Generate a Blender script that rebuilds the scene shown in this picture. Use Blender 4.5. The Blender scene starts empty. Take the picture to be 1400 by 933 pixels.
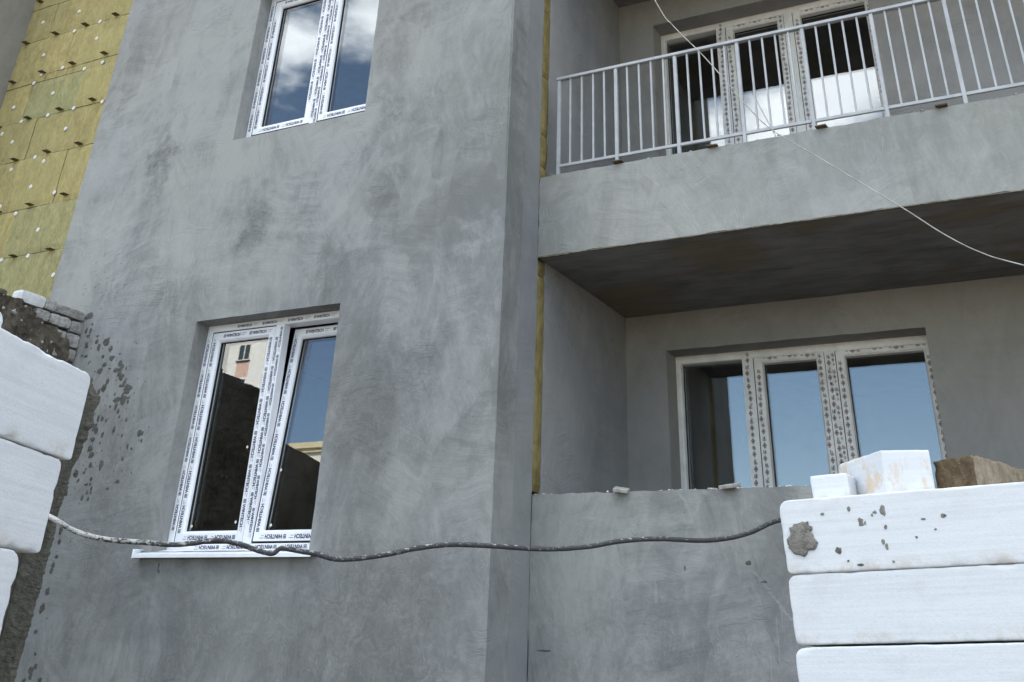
import bpy, bmesh, math, random
from math import radians, sin, cos, pi
from mathutils import Vector, Matrix, noise

S = bpy.context.scene
C = S.collection
random.seed(7)

# ------------------------------------------------------------------ camera
cam_d = bpy.data.cameras.new('camera')
cam = bpy.data.objects.new('camera', cam_d)
C.objects.link(cam)
cam_d.sensor_fit = 'HORIZONTAL'
cam_d.sensor_width = 36
cam_d.lens = 36 * 1424.34 / 1400
cam_d.shift_y = -466.5 / 1400            # the photograph is the lower half of a taller frame
cam_d.clip_start = .05
cam_d.clip_end = 2000
YAW, PITCH, ROLL = -.5138, .5711, .0453
fwd = Vector((sin(YAW) * cos(PITCH), cos(YAW) * cos(PITCH), sin(PITCH)))
r0 = Vector((cos(YAW), -sin(YAW), 0))
u0 = r0.cross(fwd)
rt = r0 * cos(ROLL) + u0 * sin(ROLL)
up = u0 * cos(ROLL) - r0 * sin(ROLL)
cam.matrix_world = Matrix(((rt.x, up.x, -fwd.x, 0), (rt.y, up.y, -fwd.y, 0), (rt.z, up.z, -fwd.z, 0), (0, 0, 0, 1)))
S.camera = cam

# ------------------------------------------------------------------ light
SUN_EL, SUN_AZ = radians(43), radians(20)     # azimuth from +Y towards +X: behind the building
S.view_settings.view_transform = 'Standard'
S.view_settings.look = 'None'
S.view_settings.gamma = 1
S.view_settings.exposure = 1.25
S.view_settings.use_white_balance = True
S.view_settings.white_balance_temperature = 7700
S.view_settings.white_balance_tint = 9
S.cycles.use_denoising = True
S.cycles.max_bounces = 6
S.cycles.transparent_max_bounces = 12
S.cycles.sample_clamp_indirect = 6

W = bpy.data.worlds.new('World')
S.world = W
W.use_nodes = True
wn, wl = W.node_tree.nodes, W.node_tree.links
wn.clear()
def N(nodes, t, **kw):
    n = nodes.new(t)
    for k, v in kw.items():
        if k == 'inp':
            for i, x in v.items(): n.inputs[i].default_value = x
        else: setattr(n, k, v)
    return n
wo = N(wn, 'ShaderNodeOutputWorld')
bg = N(wn, 'ShaderNodeBackground', inp={'Strength': .15})
sky = N(wn, 'ShaderNodeTexSky', sky_type='NISHITA', sun_disc=False, sun_elevation=SUN_EL, sun_rotation=SUN_AZ,
        altitude=900, air_density=1.0, dust_density=.05, ozone_density=4.0)
tc = N(wn, 'ShaderNodeTexCoord')
mp = N(wn, 'ShaderNodeMapping')
mp.inputs['Location'].default_value = (5.25, 2.25, 1.06)
mp.inputs['Scale'].default_value = (1, 1, 2.2)
n1 = N(wn, 'ShaderNodeTexNoise', inp={'Scale': 2.6, 'Detail': 7, 'Roughness': .56})
cr = N(wn, 'ShaderNodeMapRange', interpolation_type='SMOOTHSTEP', inp={1: .52, 2: .64, 3: 0, 4: .95})
n2 = N(wn, 'ShaderNodeTexNoise', inp={'Scale': 5, 'Detail': 5})
cc = N(wn, 'ShaderNodeMix', data_type='RGBA')
cc.inputs['A'].default_value = (7, 8.4, 10.5, 1)
cc.inputs['B'].default_value = (15, 17, 20.5, 1)
mx = N(wn, 'ShaderNodeMix', data_type='RGBA')
wl.new(tc.outputs['Generated'], mp.inputs['Vector'])
wl.new(mp.outputs[0], n1.inputs['Vector']); wl.new(mp.outputs[0], n2.inputs['Vector'])
sz = N(wn, 'ShaderNodeSeparateXYZ'); wl.new(tc.outputs['Generated'], sz.inputs[0])
zr = N(wn, 'ShaderNodeMapRange', interpolation_type='SMOOTHSTEP', inp={1: .42, 2: .56, 3: -.02, 4: .10})   # cloud cover thickens higher up
wl.new(sz.outputs['Z'], zr.inputs[0])
ad = N(wn, 'ShaderNodeMath', operation='ADD')
wl.new(n1.outputs['Fac'], ad.inputs[0]); wl.new(zr.outputs[0], ad.inputs[1])
wl.new(ad.outputs[0], cr.inputs[0])
wl.new(n2.outputs['Fac'], cc.inputs['Factor'])
wl.new(cr.outputs[0], mx.inputs['Factor'])
wl.new(sky.outputs[0], mx.inputs['A']); wl.new(cc.outputs['Result'], mx.inputs['B'])
wl.new(mx.outputs['Result'], bg.inputs['Color']); wl.new(bg.outputs[0], wo.inputs[0])

sd = bpy.data.lights.new('sun', 'SUN')
sd.energy = 4.4; sd.angle = radians(.53); sd.color = (1, .98, .95)
sun = bpy.data.objects.new('sun', sd); C.objects.link(sun)
sv = Vector((sin(SUN_AZ) * cos(SUN_EL), cos(SUN_AZ) * cos(SUN_EL), sin(SUN_EL)))
sun.rotation_euler = sv.to_track_quat('Z', 'Y').to_euler()
sun.location = (0, 30, 40)

# ------------------------------------------------------------------ materials
class M:
    """small node-graph builder"""
    def __init__(s, name, rough=.9, spec=.3):
        s.m = bpy.data.materials.new(name); s.m.use_nodes = True
        s.n, s.l = s.m.node_tree.nodes, s.m.node_tree.links
        s.b = s.n['Principled BSDF']
        s.b.inputs['Roughness'].default_value = rough
        s.b.inputs['Specular IOR Level'].default_value = spec
        s._pos = None
    @property
    def pos(s):
        if s._pos is None: s._pos = s.n.new('ShaderNodeNewGeometry').outputs['Position']
        return s._pos
    def obj(s):
        s._pos = s.n.new('ShaderNodeTexCoord').outputs['Object']; return s
    def put(s, sock, v):
        if hasattr(v, 'is_linked') or hasattr(v, 'links'): s.l.new(v, sock)
        else: sock.default_value = v
    def map(s, scale=(1, 1, 1), loc=(0, 0, 0), rot=(0, 0, 0), src=None):
        n = s.n.new('ShaderNodeMapping'); s.l.new(src or s.pos, n.inputs[0])
        n.inputs['Scale'].default_value = scale; n.inputs['Location'].default_value = loc; n.inputs['Rotation'].default_value = rot
        return n.outputs[0]
    def noise(s, scale=1, detail=4, rough=.5, vec=None, dist=0):
        n = s.n.new('ShaderNodeTexNoise'); s.l.new(vec or s.pos, n.inputs['Vector'])
        n.inputs['Scale'].default_value = scale; n.inputs['Detail'].default_value = detail
        n.inputs['Roughness'].default_value = rough; n.inputs['Distortion'].default_value = dist
        return n.outputs['Fac']
    def noisec(s, scale=1, detail=3, vec=None):
        n = s.n.new('ShaderNodeTexNoise'); s.l.new(vec or s.pos, n.inputs['Vector'])
        n.inputs['Scale'].default_value = scale; n.inputs['Detail'].default_value = detail
        return n.outputs['Color']
    def vor(s, scale=1, vec=None, out='Color', dist='EUCLIDEAN', rnd=1):
        n = s.n.new('ShaderNodeTexVoronoi'); s.l.new(vec or s.pos, n.inputs['Vector'])
        n.distance = dist
        n.inputs['Scale'].default_value = scale; n.inputs['Randomness'].default_value = rnd
        return n.outputs[out]
    def ramp(s, v, a, b, c=0, d=1):
        n = s.n.new('ShaderNodeMapRange'); n.interpolation_type = 'SMOOTHSTEP'
        s.put(n.inputs[0], v)
        for i, x in zip((1, 2, 3, 4), (a, b, c, d)): n.inputs[i].default_value = x
        return n.outputs[0]
    def math(s, op, a, b=0, clamp=False):
        n = s.n.new('ShaderNodeMath'); n.operation = op; n.use_clamp = clamp
        s.put(n.inputs[0], a); s.put(n.inputs[1], b)
        return n.outputs[0]
    def vmath(s, op, a, b=(0, 0, 0)):
        n = s.n.new('ShaderNodeVectorMath'); n.operation = op
        s.put(n.inputs[0], a); s.put(n.inputs[1], b)
        return n.outputs['Value'] if op in ('LENGTH', 'DOT_PRODUCT') else n.outputs['Vector']
    def mix(s, f, a, b, mode='MIX'):
        n = s.n.new('ShaderNodeMix'); n.data_type = 'RGBA'; n.blend_type = mode
        s.put(n.inputs['Factor'], f)
        for k, v in (('A', a), ('B', b)):
            if isinstance(v, tuple): n.inputs[k].default_value = (*v, 1)
            else: s.l.new(v, n.inputs[k])
        return n.outputs['Result']
    def base(s, v):
        if isinstance(v, tuple): s.b.inputs['Base Color'].default_value = (*v, 1)
        else: s.l.new(v, s.b.inputs['Base Color'])
    def bump(s, h, strength=.3, dist=.01):
        n = s.n.new('ShaderNodeBump'); n.inputs['Strength'].default_value = strength; n.inputs['Distance'].default_value = dist
        s.l.new(h, n.inputs['Height']); s.l.new(n.outputs[0], s.b.inputs['Normal'])

def plaster(name, lo, hi, marks=(), tint=(.012, .008, -.004), contrast=1.0):
    k = M(name, .92, .2)
    warp = k.vmath('SCALE', k.vmath('SUBTRACT', k.noisec(1.7, 4), (.5, .5, .5)))
    warp.node.inputs['Scale'].default_value = .55
    wp = k.vmath('ADD', k.pos, warp)
    big = k.noise(.62, 4, .58, wp)
    mid = k.noise(2.1, 5, .6, wp)
    stroke_v = k.noise(3.2, 4, .6, k.map((2.2, 2.2, .42), src=wp))
    stroke_h = k.noise(3.6, 4, .62, k.map((.5, .5, 3.4), (2, 5, 1), src=wp))
    cell = k.vor(1.35, k.map((1.15, 1.15, .7), src=wp), 'Color', 'CHEBYCHEV')
    warp2 = k.vmath('SCALE', k.vmath('SUBTRACT', k.noisec(6, 4), (.5, .5, .5)))
    warp2.node.inputs['Scale'].default_value = .075
    wq = k.vmath('ADD', k.pos, warp2)
    cell2 = k.vor(2.3, k.map((1.0, 1.0, .62), (5, 2, 8), src=wq), 'Color', 'CHEBYCHEV')
    cellv = k.vmath('DOT_PRODUCT', k.mix(.5, cell, cell2), (.33, .33, .33))
    fine = k.noise(55, 3, .6)
    def strokes(scale, seed, fu, fv):
        sp = k.n.new('ShaderNodeSeparateXYZ'); k.l.new(wq, sp.inputs[0])
        hh = k.math('ADD', sp.outputs[0], sp.outputs[1]); zz = sp.outputs[2]
        cb = k.n.new('ShaderNodeCombineXYZ'); k.put(cb.inputs[0], hh); k.put(cb.inputs[1], zz); cb.inputs[2].default_value = seed
        vc = k.n.new('ShaderNodeSeparateColor'); k.l.new(k.vor(scale, k.map((1.25, .8, 1), (seed, seed * 2, 0), src=cb.outputs[0])), vc.inputs[0])
        th = k.math('ADD', k.math('MULTIPLY', k.math('SUBTRACT', vc.outputs[0], .5), 1.25), k.math('MULTIPLY', k.math('GREATER_THAN', vc.outputs[2], .66), 1.571))
        c_, s_ = k.math('COSINE', th), k.math('SINE', th)
        u = k.math('ADD', k.math('MULTIPLY', hh, c_), k.math('MULTIPLY', zz, s_))
        v = k.math('SUBTRACT', k.math('MULTIPLY', zz, c_), k.math('MULTIPLY', hh, s_))
        q = k.n.new('ShaderNodeCombineXYZ')
        k.put(q.inputs[0], k.math('MULTIPLY', u, fu)); k.put(q.inputs[1], k.math('MULTIPLY', v, fv)); k.put(q.inputs[2], k.math('MULTIPLY', vc.outputs[1], 60))
        return k.noise(1, 4, .62, q.outputs[0]), vc.outputs[1]
    s1, g1 = strokes(1.7, 3.1, 11, 1.1)
    s2, g2 = strokes(3.6, 8.7, 26, 2.2)
    strk = k.math('ADD', k.math('MULTIPLY', s1, .6), k.math('MULTIPLY', s2, .5))
    gate = k.ramp(k.noise(.9, 3, .5, k.map((1, 1, 1), (6, 1, 3))), .36, .6, .35, 1)
    strk = k.math('ADD', .55, k.math('MULTIPLY', k.math('SUBTRACT', strk, .55), gate))
    cellg = k.math('ADD', k.math('MULTIPLY', g1, .5), k.math('MULTIPLY', g2, .5))
    warp3 = k.vmath('SCALE', k.vmath('SUBTRACT', k.noisec(2.6, 3), (.5, .5, .5)))
    warp3.node.inputs['Scale'].default_value = .22
    wr = k.vmath('ADD', k.pos, warp3)
    # ridges left by the trowel, in scattered patches
    def ridges(scl, seed, lohi):
        band = k.noise(9.5, 2, .5, k.map(scl, seed, src=wr))
        rid = k.math('ABSOLUTE', k.math('SUBTRACT', band, .5))
        rid = k.ramp(rid, 0, .035, 1, 0)
        patch = k.ramp(k.noise(1.25, 3, .5, k.map((1, 1, 1), seed)), *lohi)
        patch = k.math('MULTIPLY', patch, k.ramp(k.noise(5, 3, .5, k.map((1, 1, 1), (seed[1], seed[2], seed[0]))), .36, .62, .15, 1))
        return k.math('MULTIPLY', rid, patch)
    rh = ridges((.22, .22, 3.6), (7.3, 2.1, 4.4), (.53, .67))
    rv = ridges((3.0, 3.0, .20), (1.3, 8.1, 2.9), (.51, .66))
    t = k.math('ADD', k.math('MULTIPLY', big, 1.25), k.math('MULTIPLY', mid, .6))
    t = k.math('ADD', t, k.math('MULTIPLY', stroke_v, .5))
    t = k.math('ADD', t, k.math('MULTIPLY', stroke_h, .35))
    t = k.math('ADD', t, k.math('MULTIPLY', cellv, .34))
    t = k.math('ADD', t, k.math('MULTIPLY', k.math('SUBTRACT', strk, .55), 1.15))
    t = k.math('ADD', t, k.math('MULTIPLY', cellg, .22))
    t = k.math('ADD', t, k.math('MULTIPLY', fine, .22))
    w = .42 / contrast
    t = k.ramp(t, 1.715 - w, 1.715 + w)
    col = k.mix(t, lo, hi)
    # faint warm / cool drift of the drying render
    drift = k.ramp(k.noise(.9, 4, .5, k.map((1, 1, 1), (11, 3, 5))), .38, .62)
    col = k.mix(k.math('MULTIPLY', drift, .5), col, k.mix(1, col, tuple(1 + 6 * x for x in tint), 'MULTIPLY'))
    col = k.mix(k.math('MULTIPLY', rh, .45), col, tuple(x * .74 for x in lo))
    col = k.mix(k.math('MULTIPLY', rv, .45), col, tuple(min(1, x * 1.10) for x in hi))
    # little pits
    pit = k.ramp(k.vor(9, k.pos, 'Distance'), .035, .06, 1, 0)
    pit = k.math('MULTIPLY', pit, k.ramp(k.noise(3.1, 2, .5, k.map((1, 1, 1), (4, 4, 4))), .58, .66))
    col = k.mix(k.math('MULTIPLY', pit, .6), col, tuple(x * .5 for x in lo))
    # damp or freshly worked patches with a shape of their own; low dark ones also paint in shade
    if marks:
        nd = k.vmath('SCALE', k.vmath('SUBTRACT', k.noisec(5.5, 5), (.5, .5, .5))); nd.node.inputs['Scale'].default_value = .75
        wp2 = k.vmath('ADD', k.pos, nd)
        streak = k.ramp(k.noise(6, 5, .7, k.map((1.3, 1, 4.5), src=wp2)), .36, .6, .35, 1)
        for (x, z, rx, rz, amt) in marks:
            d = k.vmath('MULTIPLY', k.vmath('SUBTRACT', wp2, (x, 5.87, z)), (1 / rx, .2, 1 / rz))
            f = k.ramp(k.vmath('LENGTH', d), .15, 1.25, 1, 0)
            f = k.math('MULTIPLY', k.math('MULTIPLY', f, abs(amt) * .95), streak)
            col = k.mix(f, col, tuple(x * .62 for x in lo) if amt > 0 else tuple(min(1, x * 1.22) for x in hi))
    k.base(col)
    h = k.math('MULTIPLY', k.math('SUBTRACT', rv, rh), .3)
    h = k.math('ADD', h, k.math('MULTIPLY', s1, 1.2))
    h = k.math('ADD', h, k.math('MULTIPLY', fine, .16))
    k.bump(h, .6, .011)
    return k.m

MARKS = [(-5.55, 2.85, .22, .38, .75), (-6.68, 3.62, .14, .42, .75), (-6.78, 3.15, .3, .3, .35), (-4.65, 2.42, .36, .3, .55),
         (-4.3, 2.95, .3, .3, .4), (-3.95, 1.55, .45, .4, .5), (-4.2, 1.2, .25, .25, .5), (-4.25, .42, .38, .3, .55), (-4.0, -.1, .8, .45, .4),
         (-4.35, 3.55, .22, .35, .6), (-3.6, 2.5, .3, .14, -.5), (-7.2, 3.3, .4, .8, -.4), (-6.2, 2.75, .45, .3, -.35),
         (-3.55, 1.9, .25, .6, -.35), (-5.0, .1, .5, .6, -.25), (-4.9, 4.2, .3, .7, -.2), (-5.5, .1, .35, .5, .3), (-3.6, .6, .3, .4, .3), (-4.9, .12, .9, .45, .5), (-3.75, .2, .5, .6, .5), (-6.3, .5, .45, .9, .45), (-2.6, .15, .6, .45, .4), (-1.6, -.1, .7, .4, .45), (-2.2, .6, .4, .16, -.35), (-1.7, .45, .3, .25, .4), (-4.4, 1.5, .35, .9, .3), (-6.5, 1.2, .3, .6, .35)]  # low dark entries: damp plaster, strengthened to paint shade into the lower facade
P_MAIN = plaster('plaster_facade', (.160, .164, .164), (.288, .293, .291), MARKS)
P_PATCH = plaster('plaster_patch', (.185, .191, .191), (.295, .300, .298), contrast=.95)
P_BAND = plaster('plaster_balcony', (.222, .226, .216), (.330, .333, .325))
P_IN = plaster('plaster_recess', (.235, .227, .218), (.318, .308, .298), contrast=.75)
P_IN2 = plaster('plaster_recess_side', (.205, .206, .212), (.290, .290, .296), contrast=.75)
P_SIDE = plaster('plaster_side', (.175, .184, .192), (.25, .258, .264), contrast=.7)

def simple(name, col, rough=.6, spec=.4, metal=0, var=.12, vscale=14, bump=0, bscale=60):
    k = M(name, rough, spec).obj()
    n = k.noise(vscale, 5, .6)
    k.base(k.mix(k.ramp(n, .3, .7), tuple(c * (1 - var) for c in col), tuple(min(1, c * (1 + var)) for c in col)))
    k.b.inputs['Metallic'].default_value = metal
    if bump: k.bump(k.noise(bscale, 4, .6), bump, .004)
    return k.m

def concrete_soffit():
    k = M('concrete_soffit', .93, .15)
    plank = k.noise(4, 6, .62, k.map((.7, 2.2, 1)))
    big = k.noise(1.1, 5, .55, dist=.6)
    t = k.math('ADD', k.math('MULTIPLY', plank, .6), k.math('MULTIPLY', big, .6))
    col = k.mix(k.ramp(t, .42, .8), (.15, .146, .142), (.26, .255, .248))
    rust = k.ramp(k.noise(.75, 4, .55, k.map((1, 1.5, 1), (3.7, 1.2, 0)), dist=.8), .49, .62)
    col = k.mix(k.math('MULTIPLY', rust, .6), col, (.20, .15, .09))
    dark = k.ramp(k.noise(7, 5, .65, k.map((.35, 4, 1), (2, 2, 2))), .58, .68)
    col = k.mix(k.math('MULTIPLY', dark, .4), col, (.07, .068, .066))
    k.base(col); k.bump(k.math('ADD', plank, k.noise(30, 3)), .4, .01)
    return k.m
SOFFIT = concrete_soffit()

def wool(name, col, dirty=0):
    k = M(name, .98, .05)
    f = k.noise(9, 6, .7, k.map((1, 1, .45)), dist=.4)
    f2 = k.noise(42, 4, .7, k.map((1, 1, .4)))
    g = k.noise(1.3, 3)
    t = k.math('ADD', k.math('MULTIPLY', f, .6), k.math('MULTIPLY', f2, .5))
    c = k.mix(k.ramp(t, .38, .74), tuple(x * .7 for x in col), tuple(x * 1.18 for x in col))
    c = k.mix(k.math('MULTIPLY', k.ramp(g, .4, .65), .35), c, (col[0] * .86, col[1] * .98, col[2] * 1.0))
    sp = k.ramp(k.noise(17, 4, .7, k.map((1, 1, .7), (3, 1, 9))), .70, .78)
    c = k.mix(k.math('MULTIPLY', sp, .55), c, tuple(x * .38 for x in col))
    oi = k.n.new('ShaderNodeObjectInfo')
    c = k.mix(1, c, k.mix(oi.outputs['Random'], (.93, .93, .94), (1.05, 1.045, 1.03)), 'MULTIPLY')
    crack = k.ramp(k.math('ABSOLUTE', k.math('SUBTRACT', k.noise(3.1, 4, .6, k.map((2.2, 1, .5), (6, 6, 6)), dist=.5), .5)), 0, .012, 1, 0)
    crack = k.math('MULTIPLY', crack, k.ramp(k.noise(1.7, 2, .5, k.map((1, 1, 1), (2, 9, 2))), .5, .6))
    c = k.mix(k.math('MULTIPLY', crack, .55), c, tuple(x * .4 for x in col))
    if dirty:
        dd = k.ramp(k.noise(6, 6, .7, k.map((1, 1, 1), (2, 4, 6))), .45, .65)
        c = k.mix(k.math('MULTIPLY', dd, .6), c, tuple(x * .45 for x in col))
    k.base(c); k.bump(t, .7, .012)
    return k.m
WOOL = wool('mineral_wool', (.42, .345, .165))
WOOL_G = wool('mineral_wool_greenish', (.375, .345, .18))
WOOL_S = wool('mineral_wool_strip', (.25, .195, .085), 1)

def aac(name, tintamt=.22, cold=0, yellow=0):
    k = M(name, .95, .12).obj()
    oi = k.n.new('ShaderNodeObjectInfo')
    k._pos = k.vmath('ADD', k.pos, k.vmath('SCALE', (17.3, 9.1, 0))) if False else k.pos
    base_pos = k.pos
    sh = k.n.new('ShaderNodeCombineXYZ'); k.put(sh.inputs[0], k.math('MULTIPLY', oi.outputs['Random'], 37)); k.put(sh.inputs[1], k.math('MULTIPLY', oi.outputs['Random'], 91))
    k._pos = k.vmath('ADD', k.pos, sh.outputs[0])
    line = k.noise(30, 4, .62, k.map((.07, .07, 3.2)))
    big = k.noise(5, 4, .55)
    gr = k.noise(130, 3, .65)
    t = k.math('ADD', k.math('MULTIPLY', line, .65), k.math('MULTIPLY', gr, .35))
    col = k.mix(k.ramp(t, .34, .62), (.60, .612, .632), (.665, .677, .695))
    st = k.ramp(k.noise(4.2, 6, .66, dist=1.0), .60, .76)
    col = k.mix(k.math('MULTIPLY', st, tintamt), col, (.66, .56, .45))
    if yellow:
        st2 = k.ramp(k.noise(9, 5, .7, k.map((1, 1, .7), (1, 5, 2)), dist=1.2), .50, .62)
        col = k.mix(k.math('MULTIPLY', st2, yellow), col, (.62, .43, .23))
    # dust worn along the lower arris
    z = k.n.new('ShaderNodeSeparateXYZ'); k.l.new(base_pos, z.inputs[0])
    low = k.math('MULTIPLY', k.ramp(z.outputs['Z'], .006, .045, 1, 0), k.ramp(k.noise(16, 5, .7), .42, .66))
    col = k.mix(k.math('MULTIPLY', low, .6), col, (.50, .43, .36))
    smd = k.ramp(k.noise(6.5, 5, .65, k.map((1, 1, 1.6), (4, 2, 7))), .52, .72)
    col = k.mix(k.math('MULTIPLY', smd, .22), col, (.47, .46, .45))
    pits = k.ramp(k.vor(75, k.pos, 'Distance'), .05, .2, 1, 0)
    pits = k.math('MULTIPLY', pits, k.ramp(k.noise(14, 3), .5, .62))
    col = k.mix(k.math('MULTIPLY', pits, .38), col, (.5, .5, .5))
    spk = k.ramp(k.vor(24, k.map((1, 1, 1), (3, 8, 2)), 'Distance'), .035, .075, 1, 0)
    spk = k.math('MULTIPLY', spk, k.ramp(k.noise(8, 2, .5, k.map((1, 1, 1), (9, 9, 1))), .56, .62))
    col = k.mix(k.math('MULTIPLY', spk, .55), col, (.26, .25, .24))
    k.base(col)
    h = k.math('SUBTRACT', k.math('ADD', k.math('MULTIPLY', line, .5), k.math('MULTIPLY', gr, .8)), pits)
    k.bump(h, .22, .004)
    return k.m
AAC = aac('aerated_concrete')
AAC_Y = aac('aerated_concrete_stained', .45, yellow=.6)

def mortar(name, a, b, sc=1):
    k = M(name, .95, .1)
    t = k.noise(22 * sc, 6, .7); g = k.noise(5 * sc, 4, .6)
    col = k.mix(k.ramp(k.math('ADD', k.math('MULTIPLY', t, .6), k.math('MULTIPLY', g, .4)), .35, .65), a, b)
    peb = k.ramp(k.vor(34 * sc, k.pos, 'Distance'), .10, .2, 1, 0)
    peb = k.math('MULTIPLY', peb, k.ramp(k.noise(7), .5, .6))
    col = k.mix(k.math('MULTIPLY', peb, .6), col, (.3, .28, .25))
    k.base(col); k.bump(t, .9, .02)
    return k.m
MORTAR_D = mortar('mortar_dark', (.055, .046, .036), (.135, .115, .092))
MORTAR_S = mortar('mortar_strip', (.075, .070, .058), (.125, .116, .098))
MORTAR_P = mortar('mortar_splash_grey', (.088, .087, .080), (.138, .136, .126), 1.6)
MORTAR_G = mortar('mortar_grey', (.15, .14, .12), (.31, .29, .26), 2.2)
BRICK = [mortar('silicate_brick_a', (.22, .21, .20), (.46, .45, .43), 1.2), mortar('silicate_brick_b', (.18, .175, .165), (.38, .37, .35), 1.5)]
BRICK_W = simple('white_brick', (.56, .56, .57), .9, .1, bump=.3)

PVC = simple('white_pvc_film', (.78, .79, .83), .35, .5, var=.04, vscale=7, bump=.25, bscale=18)
PVC_C = simple('cream_pvc_film', (.77, .745, .72), .4, .45, var=.10, vscale=9)
PVC_W = simple('white_pvc_bare', (.80, .77, .73), .3, .5, var=.03)
PRINT = simple('navy_print', (.020, .024, .075), .6, .2)
PRINT_K = simple('dark_print', (.09, .08, .085), .6, .2)
PRINT_R = simple('maroon_print', (.17, .06, .06), .6, .2)
GASKET = simple('black_gasket', (.012, .012, .013), .6, .3)
def rail_mat():
    k = M('grey_paint', .5, .4); n = k.noise(9, 5, .6)
    c = k.mix(k.ramp(n, .3, .7), (.35, .36, .375), (.43, .44, .455))
    ru = k.ramp(k.noise(26, 4, .7, k.map((1, 1, .5), (2, 7, 1))), .66, .72)
    c = k.mix(k.math('MULTIPLY', ru, .7), c, (.16, .11, .08))
    sp = k.ramp(k.noise(40, 3, .7, k.map((1, 1, .6), (5, 1, 8))), .69, .74)
    k.base(k.mix(k.math('MULTIPLY', sp, .7), c, (.55, .54, .52))); return k.m
RAILM = rail_mat()
STEEL = simple('rusty_steel', (.10, .07, .05), .8, .3, var=.4, vscale=25)
LEDG = simple('ledger_plate_steel', (.13, .095, .05), .8, .3, var=.3, vscale=25)
TABM = simple('mortar_coated_tab', (.33, .32, .30), .9, .2, var=.25, vscale=20)
CAPM = simple('white_plastic', (.72, .72, .70), .5, .4, var=.05)
SILLM = simple('white_sheet_metal', (.78, .80, .84), .35, .5, var=.03)
STICK = simple('paper_sticker', (.72, .70, .58), .8, .2)
WIREM = simple('pale_wire', (.40, .385, .35), .6, .3, var=.3)
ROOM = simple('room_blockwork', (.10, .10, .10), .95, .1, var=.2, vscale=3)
CRUMB = mortar('mortar_crumb', (.35, .35, .34), (.6, .6, .58))
SEAL = mortar('edge_bead', (.13, .115, .09), (.26, .235, .19))

def cable_mat():
    k = M('cement_stained_cable', .6, .35)
    n = k.noise(95, 5, .7, k.map((.6, .6, 1.3)))
    nz = k.n.new('ShaderNodeSeparateXYZ'); k.l.new(k.n.new('ShaderNodeNewGeometry').outputs['Normal'], nz.inputs[0])
    n = k.math('ADD', n, k.math('MULTIPLY', nz.outputs['Z'], .05))
    x = k.n.new('ShaderNodeSeparateXYZ'); k.l.new(k.pos, x.inputs[0])
    thr = k.ramp(x.outputs['X'], -3.0, -2.5, .2, 0)
    thr2 = k.ramp(x.outputs['X'], -2.45, -1.0, -.035, -.10)
    f = k.ramp(k.math('ADD', n, k.math('ADD', thr, thr2)), .49, .60)
    fine = k.noise(90, 4, .7)
    k.base(k.mix(f, k.mix(fine, (.016, .016, .018), (.07, .07, .074)), k.mix(fine, (.24, .23, .215), (.55, .54, .52))))
    k.bump(k.math('ADD', k.math('MULTIPLY', f, .5), fine), .8, .004)
    return k.m
CABLE = cable_mat()

def glass_mat(name='window_glass', dust=1.0):
    k = M(name); k.n.remove(k.b)
    out = k.n['Material Output']
    lw = k.n.new('ShaderNodeLayerWeight'); lw.inputs['Blend'].default_value = .5
    fz = k.math('POWER', lw.outputs['Facing'], 5)
    fac = k.math('ADD', k.math('MULTIPLY', fz, .88), .165, True)
    tr = k.n.new('ShaderNodeBsdfTransparent'); tr.inputs[0].default_value = (.86, .90, .89, 1)
    gl = k.n.new('ShaderNodeBsdfGlossy'); gl.inputs['Roughness'].default_value = .0
    bp = k.n.new('ShaderNodeBump'); bp.inputs['Strength'].default_value = .006; bp.inputs['Distance'].default_value = .02
    k.l.new(k.noise(1.8, 2), bp.inputs['Height']); k.l.new(bp.outputs[0], gl.inputs['Normal'])
    mx = k.n.new('ShaderNodeMixShader'); k.l.new(fac, mx.inputs[0]); k.l.new(tr.outputs[0], mx.inputs[1]); k.l.new(gl.outputs[0], mx.inputs[2])
    df = k.n.new('ShaderNodeBsdfDiffuse'); df.inputs[0].default_value = (.6, .6, .58, 1)
    sp = k.ramp(k.vor(26, k.map((1, 1, .8)), 'Distance'), .04, .09, 1, 0)
    sp = k.math('MULTIPLY', sp, k.ramp(k.noise(9, 2), .55, .6))
    film = k.math('MULTIPLY', k.ramp(k.noise(3.2, 5, .65), .4, .75), .010)
    dfac = k.math('ADD', k.math('MULTIPLY', sp, .45 * dust), film, True)
    m2 = k.n.new('ShaderNodeMixShader'); k.l.new(dfac, m2.inputs[0]); k.l.new(mx.outputs[0], m2.inputs[1]); k.l.new(df.outputs[0], m2.inputs[2])
    k.l.new(m2.outputs[0], out.inputs['Surface'])
    return k.m
GLASS = glass_mat()

def ground_mat():
    k = M('dirt', .95, .1)
    a = k.noise(.4, 6, .6); b = k.noise(6, 6, .65)
    k.base(k.mix(k.ramp(k.math('ADD', k.math('MULTIPLY', a, .6), k.math('MULTIPLY', b, .4)), .35, .65), (.11, .095, .075), (.22, .195, .165)))
    k.bump(b, .8, .05)
    return k.m
DIRT = ground_mat()
CREAM = simple('cream_render', (.78, .78, .75), .9, .2, var=.04, vscale=.6)
WHITE_R = simple('white_render', (.80, .82, .84), .9, .2, var=.04, vscale=.6)
PINK = simple('pink_render', (.68, .47, .42), .9, .2, var=.04, vscale=.6)
CORNICE = simple('yellow_cornice', (.62, .56, .40), .8, .2, var=.06)
DARKGL = simple('dark_glass', (.05, .07, .09), .08, .6, var=.1)
STONE = mortar('brown_porous_stone', (.085, .06, .038), (.20, .145, .09), 1.8)
STONE_L = mortar('brown_stone_light', (.22, .175, .125), (.38, .31, .23), 1.4)

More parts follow.
